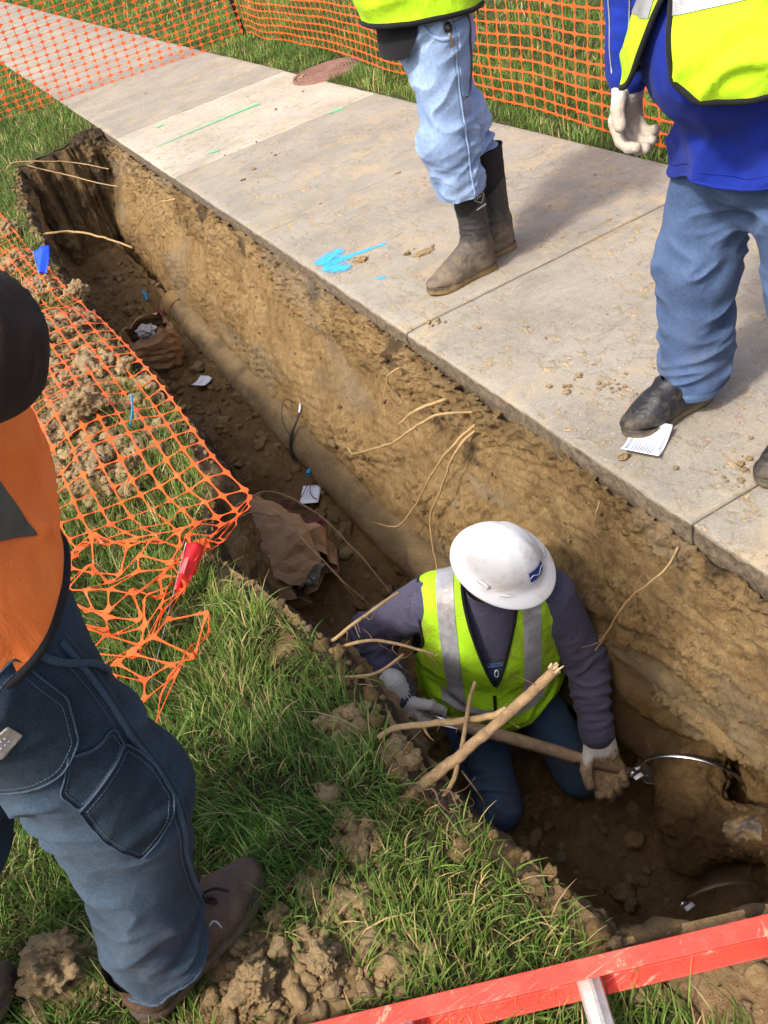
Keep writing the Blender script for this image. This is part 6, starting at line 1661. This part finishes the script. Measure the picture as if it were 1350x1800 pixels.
# paper bags
def paper_bag(label, c, axis, up_, L, w, h_, seed, open_r=.8, liner=True):
    ax_ = nrm(axis); u_ = nrm(A(up_) - ax_ * ax_.dot(A(up_))); s_ = np.cross(ax_, u_); c = A(c)
    o = tag(empty("paper_bag", tuple(c - A([0, 0, h_ / 2]))), label, "paper bag", "brown paper bags in the trench")
    nu, na = 20, 30; t = np.linspace(0, 1, nu); a = np.linspace(0, 2 * math.pi, na, endpoint=False); V = []
    for tt in t:
        k = np.interp(tt, [0, .03, .1, .5, .85, 1], [.0, .75, .95, 1.0, .98, open_r]); ca, sa = np.cos(a), np.sin(a)
        e = .62; X = np.sign(ca) * np.abs(ca) ** e * w / 2 * k; Z = np.sign(sa) * np.abs(sa) ** e * h_ / 2 * k * np.interp(tt, [0, .6, 1], [1, 1, .72])
        rag = (.03 * np.sin(a * 3 + seed) + .02 * np.sin(a * 7 + seed * 2)) * sstep(.8, 1, tt)
        V.append(c + ax_ * (((tt - .5) * L + rag)[:, None] if hasattr(rag, '__len__') else (tt - .5) * L) + s_ * X[:, None] + u_ * Z[:, None])
    V = np.vstack(V); F = grid_faces(nu, na, False, True)
    q = V * 7 + seed * 13; cre = np.abs(noise3(q)) * 1.6 + np.abs(noise3(q * 1.9 + 4)) * .8 + .35 * np.abs(noise3(q * 4.1))
    T = np.concatenate([F[:, [0, 1, 2]], F[:, [0, 2, 3]]]); N_ = normals(V, T)
    if ((V - c) * N_).sum() < 0: T = T[:, ::-1]; N_ = -N_
    V = V + N_ * (.030 * (cre - .75) + .006 * np.random.default_rng(seed).normal(size=len(V)))[:, None]
    Vt, Ft = thicken(V, T, .0015); b = under(o, add_mesh("bag", Vt, Ft, M['kraft'], smooth=False))
    if liner:
        Vl, Fl = icosphere(3); Vl = Vl * A([w * .18, L * .10, h_ * .16]); cr = np.abs(noise3(Vl * 22 + seed)) + .5 * np.abs(noise3(Vl * 50)); Vl = Vl * (1 + .9 * (cr - .35))[:, None]
        B_ = np.stack([s_, ax_, u_], 1); sub(b, add_mesh("plastic_liner", Vl @ B_.T + c + ax_ * L * .40 - u_ * h_ * .02, Fl, M['plastic_grey'], smooth=False))
    return o
paper_bag("large crumpled brown paper bag lying on its side near the fallen net", (.365, 3.07, -.85), (.14, -.40, -.06), (-.25, -.1, 1), .54, .36, .36, 3, .6)
paper_bag("smaller torn brown paper bag further along the trench with pale liner", (.49, 5.50, -.80), (.02, -.45, .80), (.1, 1, .5), .46, .34, .28, 8, .8)

# ------------------------------------------------------------------ roots
def root(label, pts, r0, r1, mat='root_pale', n=40, kink=.004, name="root", twigs=()):
    P = catmull(pts, n); w = np.stack([fbm(P * 18 + 3, 2), fbm(P * 18 + 9, 2), fbm(P * 18 + 15, 2)], 1) * kink; w[0] *= .2
    P = P + w; t = np.linspace(0, 1, n); rr = (r0 + (r1 - r0) * t) * (1 + .12 * fbm(P * 60, 2))
    V, F = tube(P, rr, 9)
    o = tag(add_mesh(name, V, F, M[mat]), label, "root", "cut tree roots sticking out of the trench sides")
    rh = np.random.default_rng(int(abs(P[-1][1]) * 977 + abs(P[-1][0]) * 331))
    for _ in range(4):
        i_ = int(rh.integers(n // 4, n - 2)); dv = nrm(rh.normal(size=3) + A([0, 0, -.6])); L_ = rh.uniform(.02, .07); b0 = P[i_]
        sub(o, add_mesh("rootlet", *tube(catmull([b0, b0 + dv * L_ * .5 + rh.normal(size=3) * .006, b0 + dv * L_ + rh.normal(size=3) * .012], 10), np.linspace(.0011, .0004, 10), 4), M[mat]))
    for tw in twigs: sub(o, add_mesh("rootlet", *tube(catmull(tw, 20), np.linspace(r1 * .55, .0006, 20), 6), M[mat]))
    return o
bx0 = bank_x(2.3, -.14)
root("pale root curving left off the bank and ending over the pipe", [(bx0 + .03, 2.28, -.13), (.99, 2.34, -.10), (.93, 2.48, -.20), (.90, 2.63, -.32), (.87, 2.86, -.46), (.86, 3.06, -.58), (.86, 3.12, -.58)], .0055, .0034, twigs=[[(.87, 2.88, -.47), (.865, 3.0, -.53), (.86, 3.12, -.55)], [(.93, 2.48, -.2), (.94, 2.5, -.32), (.95, 2.56, -.45)]])
root("long pale root forking down the bank above the hard hat", [(bx0 + .03, 2.26, -.14), (.99, 2.28, -.2), (.94, 2.42, -.38), (.89, 2.57, -.60), (.83, 2.68, -.74), (.77, 2.79, -.75)], .0055, .0022, twigs=[[(.885, 2.58, -.61), (.88, 2.60, -.70), (.875, 2.63, -.76)]])
root("pale root dropping straight down the bank behind the hard hat", [(bx0 + .03, 2.25, -.15), (.99, 2.27, -.22), (.94, 2.37, -.42), (.90, 2.46, -.60), (.87, 2.44, -.72), (.84, 2.40, -.84)], .0052, .0028)
root("short root stub poking from the bank just below the slab", [(bx0 + .02, 2.44, -.13), (.98, 2.50, -.15), (.93, 2.58, -.22)], .0075, .004)
root("thin rootlet hanging beside the short root stub", [(1.06, 2.75, -.11), (1.03, 2.82, -.16), (1.0, 2.86, -.26), (.99, 2.90, -.33)], .004, .0018)
root("wavy thin root trailing down the bank right of the hard hat", [(1.10, 1.30, -.08), (1.03, 1.27, -.09), (.99, 1.29, -.13), (.955, 1.36, -.25), (.935, 1.42, -.39), (.92, 1.47, -.50)], .0028, .0020, twigs=[[(1.01, 1.34, -.15), (1.0, 1.36, -.22), (.99, 1.35, -.30)]])
root("tiny root fibre below the slab edge above the hard hat", [(1.09, 1.60, -.10), (1.07, 1.60, -.14), (1.06, 1.62, -.22)], .0028, .001)
root("thin root bowing off the far bank under the pale slab", [(1.07, 5.90, -.11), (1.0, 6.05, -.13), (.93, 6.4, -.25), (.86, 7.0, -.52)], .006, .003, twigs=[[(.96, 6.25, -.2), (.94, 6.3, -.35), (.93, 6.35, -.48)]])
root("upper root spanning the far end of the trench", [(.25, 7.95, .02), (.34, 7.95, .06), (.55, 7.9, .0), (.76, 7.85, -.08), (.97, 7.6, -.17)], .006, .004)
root("lower root spanning the far end of the trench", [(.42, 8.0, .0), (.55, 7.92, -.08), (.677, 7.83, -.15), (.80, 7.5, -.19), (.92, 7.15, -.21)], .006, .004)
root("single pale root reaching out of the grass bank into deep shade", [(.12, 6.2, -.06), (.26, 6.12, -.06), (.40, 6.10, -.10), (.54, 5.85, -.14), (.645, 5.58, -.18)], .009, .006)
root("straight pale root jutting up from the grass lip across the sleeve", [(.16, 1.60, -.02), (.225, 1.555, -.005), (.30, 1.55, .015), (.405, 1.535, .045), (.425, 1.53, .05)], .0056, .0034, 'root_pale', kink=.002)
root("pale bent root with split tip in front of the armpit", [(.17, 1.57, -.03), (.235, 1.525, -.01), (.29, 1.48, .015), (.34, 1.42, .02), (.385, 1.345, .025), (.405, 1.32, .015)], .0054, .0026, 'root_pale', kink=.002, twigs=[[(.385, 1.345, .025), (.395, 1.33, .0), (.40, 1.325, -.03)]])
root("reddish root crossing just above the muddy white glove cuff", [(.17, 1.45, .0), (.235, 1.385, .015), (.28, 1.365, .02), (.32, 1.355, .035), (.338, 1.35, .045)], .0046, .0034, 'root', kink=.002)
bigp = [(.13, 1.06, -.03), (.205, 1.055, .0), (.30, 1.055, .02), (.40, 1.06, .035), (.50, 1.07, .05), (.575, 1.08, .062)]
big = root("thick brown root with torn end reaching diagonally over the pit", bigp, .0132, .0112, 'root', 60, .003)
e = A(bigp[-1]); dirb = nrm(e - A(bigp[-2])); fr = []
for k in range(16):
    a = rng.uniform(0, 6.28); o_ = nrm(np.cross(dirb, A([math.cos(a), .3, math.sin(a)]))); st = e - dirb * .012 + o_ * rng.uniform(.002, .011)
    fr.append(tube(catmull([st, st + dirb * rng.uniform(.012, .026) + o_ * rng.uniform(-.002, .006)], 4), [.0032, .0026, .0018, .0006], 5))
frp = add_mesh("torn_end", *merge(fr), M['root_cut']); frp["kind"] = "stuff"; sub(big, frp)
sub(big, add_mesh("side_branch", *tube(catmull([(.31, 1.058, .025), (.35, 1.10, .035), (.385, 1.135, .05), (.42, 1.165, .058)], 20), np.linspace(.0052, .004, 20), 8), M['root']))
sub(big, add_mesh("side_branch", *tube(catmull([(.30, 1.055, .018), (.27, 1.03, .0), (.23, 1.01, -.005), (.19, 1.0, -.01)], 20), np.linspace(.006, .004, 20), 8), M['root']))
sub(big, add_mesh("side_branch", *tube(catmull([(.29, 1.03, .005), (.30, 1.0, -.05), (.305, .985, -.11)], 16), np.linspace(.0022, .0008, 16), 6), M['root_dark']))
root("barkless yellow root lying level between grass lip and thick root", [(.19, 1.22, .0), (.24, 1.20, .015), (.32, 1.145, .02), (.40, 1.09, .03), (.44, 1.075, .04)],   .0065, .0080, 'root_pale', 40, .004, twigs=[[(.28, 1.17, .015), (.28, 1.16, -.005), (.285, 1.15, -.02)]])
for k, (x, y, L_) in enumerate(((.185, 1.06, .06), (.205, 1.03, .07), (.23, 1.01, .05))):
    root(("thin rootlet drooping from the soil below the thick root", "forked rootlet drooping beside the thick root base", "short rootlet on the soil lip under the thick root")[k], [(x, y, .02), (x + .012, y - .02, .03), (x + .01, y - .05, .015), (x + .02, y - L_, -.01)], .0026, .0012, 'root_dark')
root("dark rootlet arching over the large paper bag", [(.20, 2.30, -.03), (.27, 2.36, -.06), (.37, 2.42, -.12), (.47, 2.38, -.25), (.54, 2.28, -.42), (.58, 2.20, -.58)], .0045, .002, 'root_dark', twigs=[[(.30, 2.38, -.08), (.36, 2.30, -.16), (.40, 2.2, -.30), (.44, 2.1, -.45)]])
root("second dark rootlet crossing the large paper bag", [(.20, 2.28, -.05), (.28, 2.33, -.10), (.36, 2.30, -.2), (.42, 2.15, -.36), (.48, 2.08, -.5)], .004, .0015, 'root_dark')

# ------------------------------------------------------------------ marking flags
def flag(label, base, top, w, h_, yaw, mat, letters=None, curl=.3):
    base, top = A(base, float), A(top, float); o = tag(empty("marking_flag", tuple(base)), label, "flag", "survey marking flags")
    under(o, add_mesh("wire", *tube(catmull([base, (base + top) / 2 + A([.003, 0, .004]), top], 12), .0016, 6), M['wire_grey']))
    d = nrm(top - base); s_ = nrm(A([math.cos(yaw), math.sin(yaw), 0]) - d * d.dot(A([math.cos(yaw), math.sin(yaw), 0]))); n_ = np.cross(d, s_)
    nu, nv = 14, 10; Vp = []
    for u in np.linspace(0, 1, nu):
        for v in np.linspace(0, 1, nv):
            ww = w * (1 - .55 * v)
            Vp.append(top - d * h_ * v + s_ * ww * u * math.cos(curl * u) + n_ * (w * curl * u * u * .6 + .006 * math.sin(u * 7 + v * 3)) - UP * .15 * w * u * u)
    F = grid_faces(nu, nv); T = np.concatenate([F[:, [0, 1, 2]], F[:, [0, 2, 3]]]); fl = under(o, add_mesh("flag", *thicken(A(Vp), T, .0008), mat))
    if letters:
        for k in range(letters):
            u0 = .25 + .12 * k; i = int(u0 * (nu - 1)); P = A([Vp[i * nv + j] for j in (3, 4, 5, 6)]); nn = nrm(np.cross(P[-1] - P[0], s_))
            for sg in (1, -1): sub(fl, add_mesh("lettering", *strip(P + nn * .0016 * sg, .007, nn * sg, .0003), simple("faded_pink_print", (0.85, 0.12, 0.12))))
    return o
M['pink_print'] = M['flag_red']
flag("red marking flag leaning over the bunched end of the fallen net", (-.225, 1.72, .0), (.035, 2.08, .10), .05, .16, -.45, M['flag_red'], 3, .5)
flag("blue marking flag standing among clods beside the dark sleeve", (.03, 4.75, .03), (.09, 5.02, .18), .10, .16, -.9, M['flag_blue'], None, .2)
tag(add_mesh("tape_scrap", *tube(catmull([(.07, 2.96, .06), (.10, 3.02, .075), (.13, 3.10, .10)], 8), .004, 6), M['wire_blue']), "thin light blue tape scrap in grass under the fallen net", "tape")

# ------------------------------------------------------------------ ladder across the near end of the pit
p0 = A([-.62, .895, 0]); p1 = A([1.42, .108, 0]); u_ = nrm(p1 - p0); n_ = A([u_[1], -u_[0], 0]); 
if n_[1] > 0: n_ = -n_
ld = tag(empty("ladder", (0.1, .5, .02)), "red fibreglass ladder with aluminium rungs lying over the near end of the pit", "ladder")
zb, hh, fl_, tk = .030, .078, .031, .005
Ll = np.linalg.norm(p1 - p0)
def rail(off, sgn):
    pr = [(0, 0), (fl_, 0), (fl_, tk), (tk, tk), (tk, hh - tk), (fl_, hh - tk), (fl_, hh), (0, hh)]; S = np.linspace(0, Ll, 60); V = []
    b = .0016
    prb = []
    for i in range(8):
        a_, b_, c_ = A(pr[i - 1]), A(pr[i]), A(pr[(i + 1) % 8]); prb += [b_ + nrm(a_ - b_) * b, b_ + nrm(c_ - b_) * b]
    prb = A(prb)
    for s in S: V.append(p0 + u_ * s + n_ * (off + sgn * prb[:, 0])[:, None] + UP * (zb + prb[:, 1])[:, None])
    V = np.vstack(V); m = len(prb); F = [grid_faces(60, m, False, True), np.stack([np.arange(m), 59 * m + np.arange(m)])]
    return under(ld, add_mesh("rail", V, F, M['ladder'], smooth=False))
rail(0, 1); rail(.42, -1)
for k in range(6):
    s = .013 + .305 * (k + 1); c0 = p0 + u_ * s + n_ * .004 + UP * (zb + hh * .5); c1 = c0 + n_ * .412
    a_ = np.linspace(0, 2 * math.pi, 24, endpoint=False); rr = .0165 * (1 + .05 * np.sign(np.sin(a_ * 6)))
    dirn = nrm(c1 - c0); ring = np.stack([np.cos(a_) * rr * 1.15, np.sin(a_) * rr * .95], 1)
    V = np.vstack([c + u_ * ring[:, :1] + UP * ring[:, 1:] for c in np.linspace(c0, c1, 8)])
    under(ld, add_mesh("rung", V, [grid_faces(8, 24, False, True), np.stack([np.arange(24), 7 * 24 + np.arange(24)])], M['alu'], smooth=False))
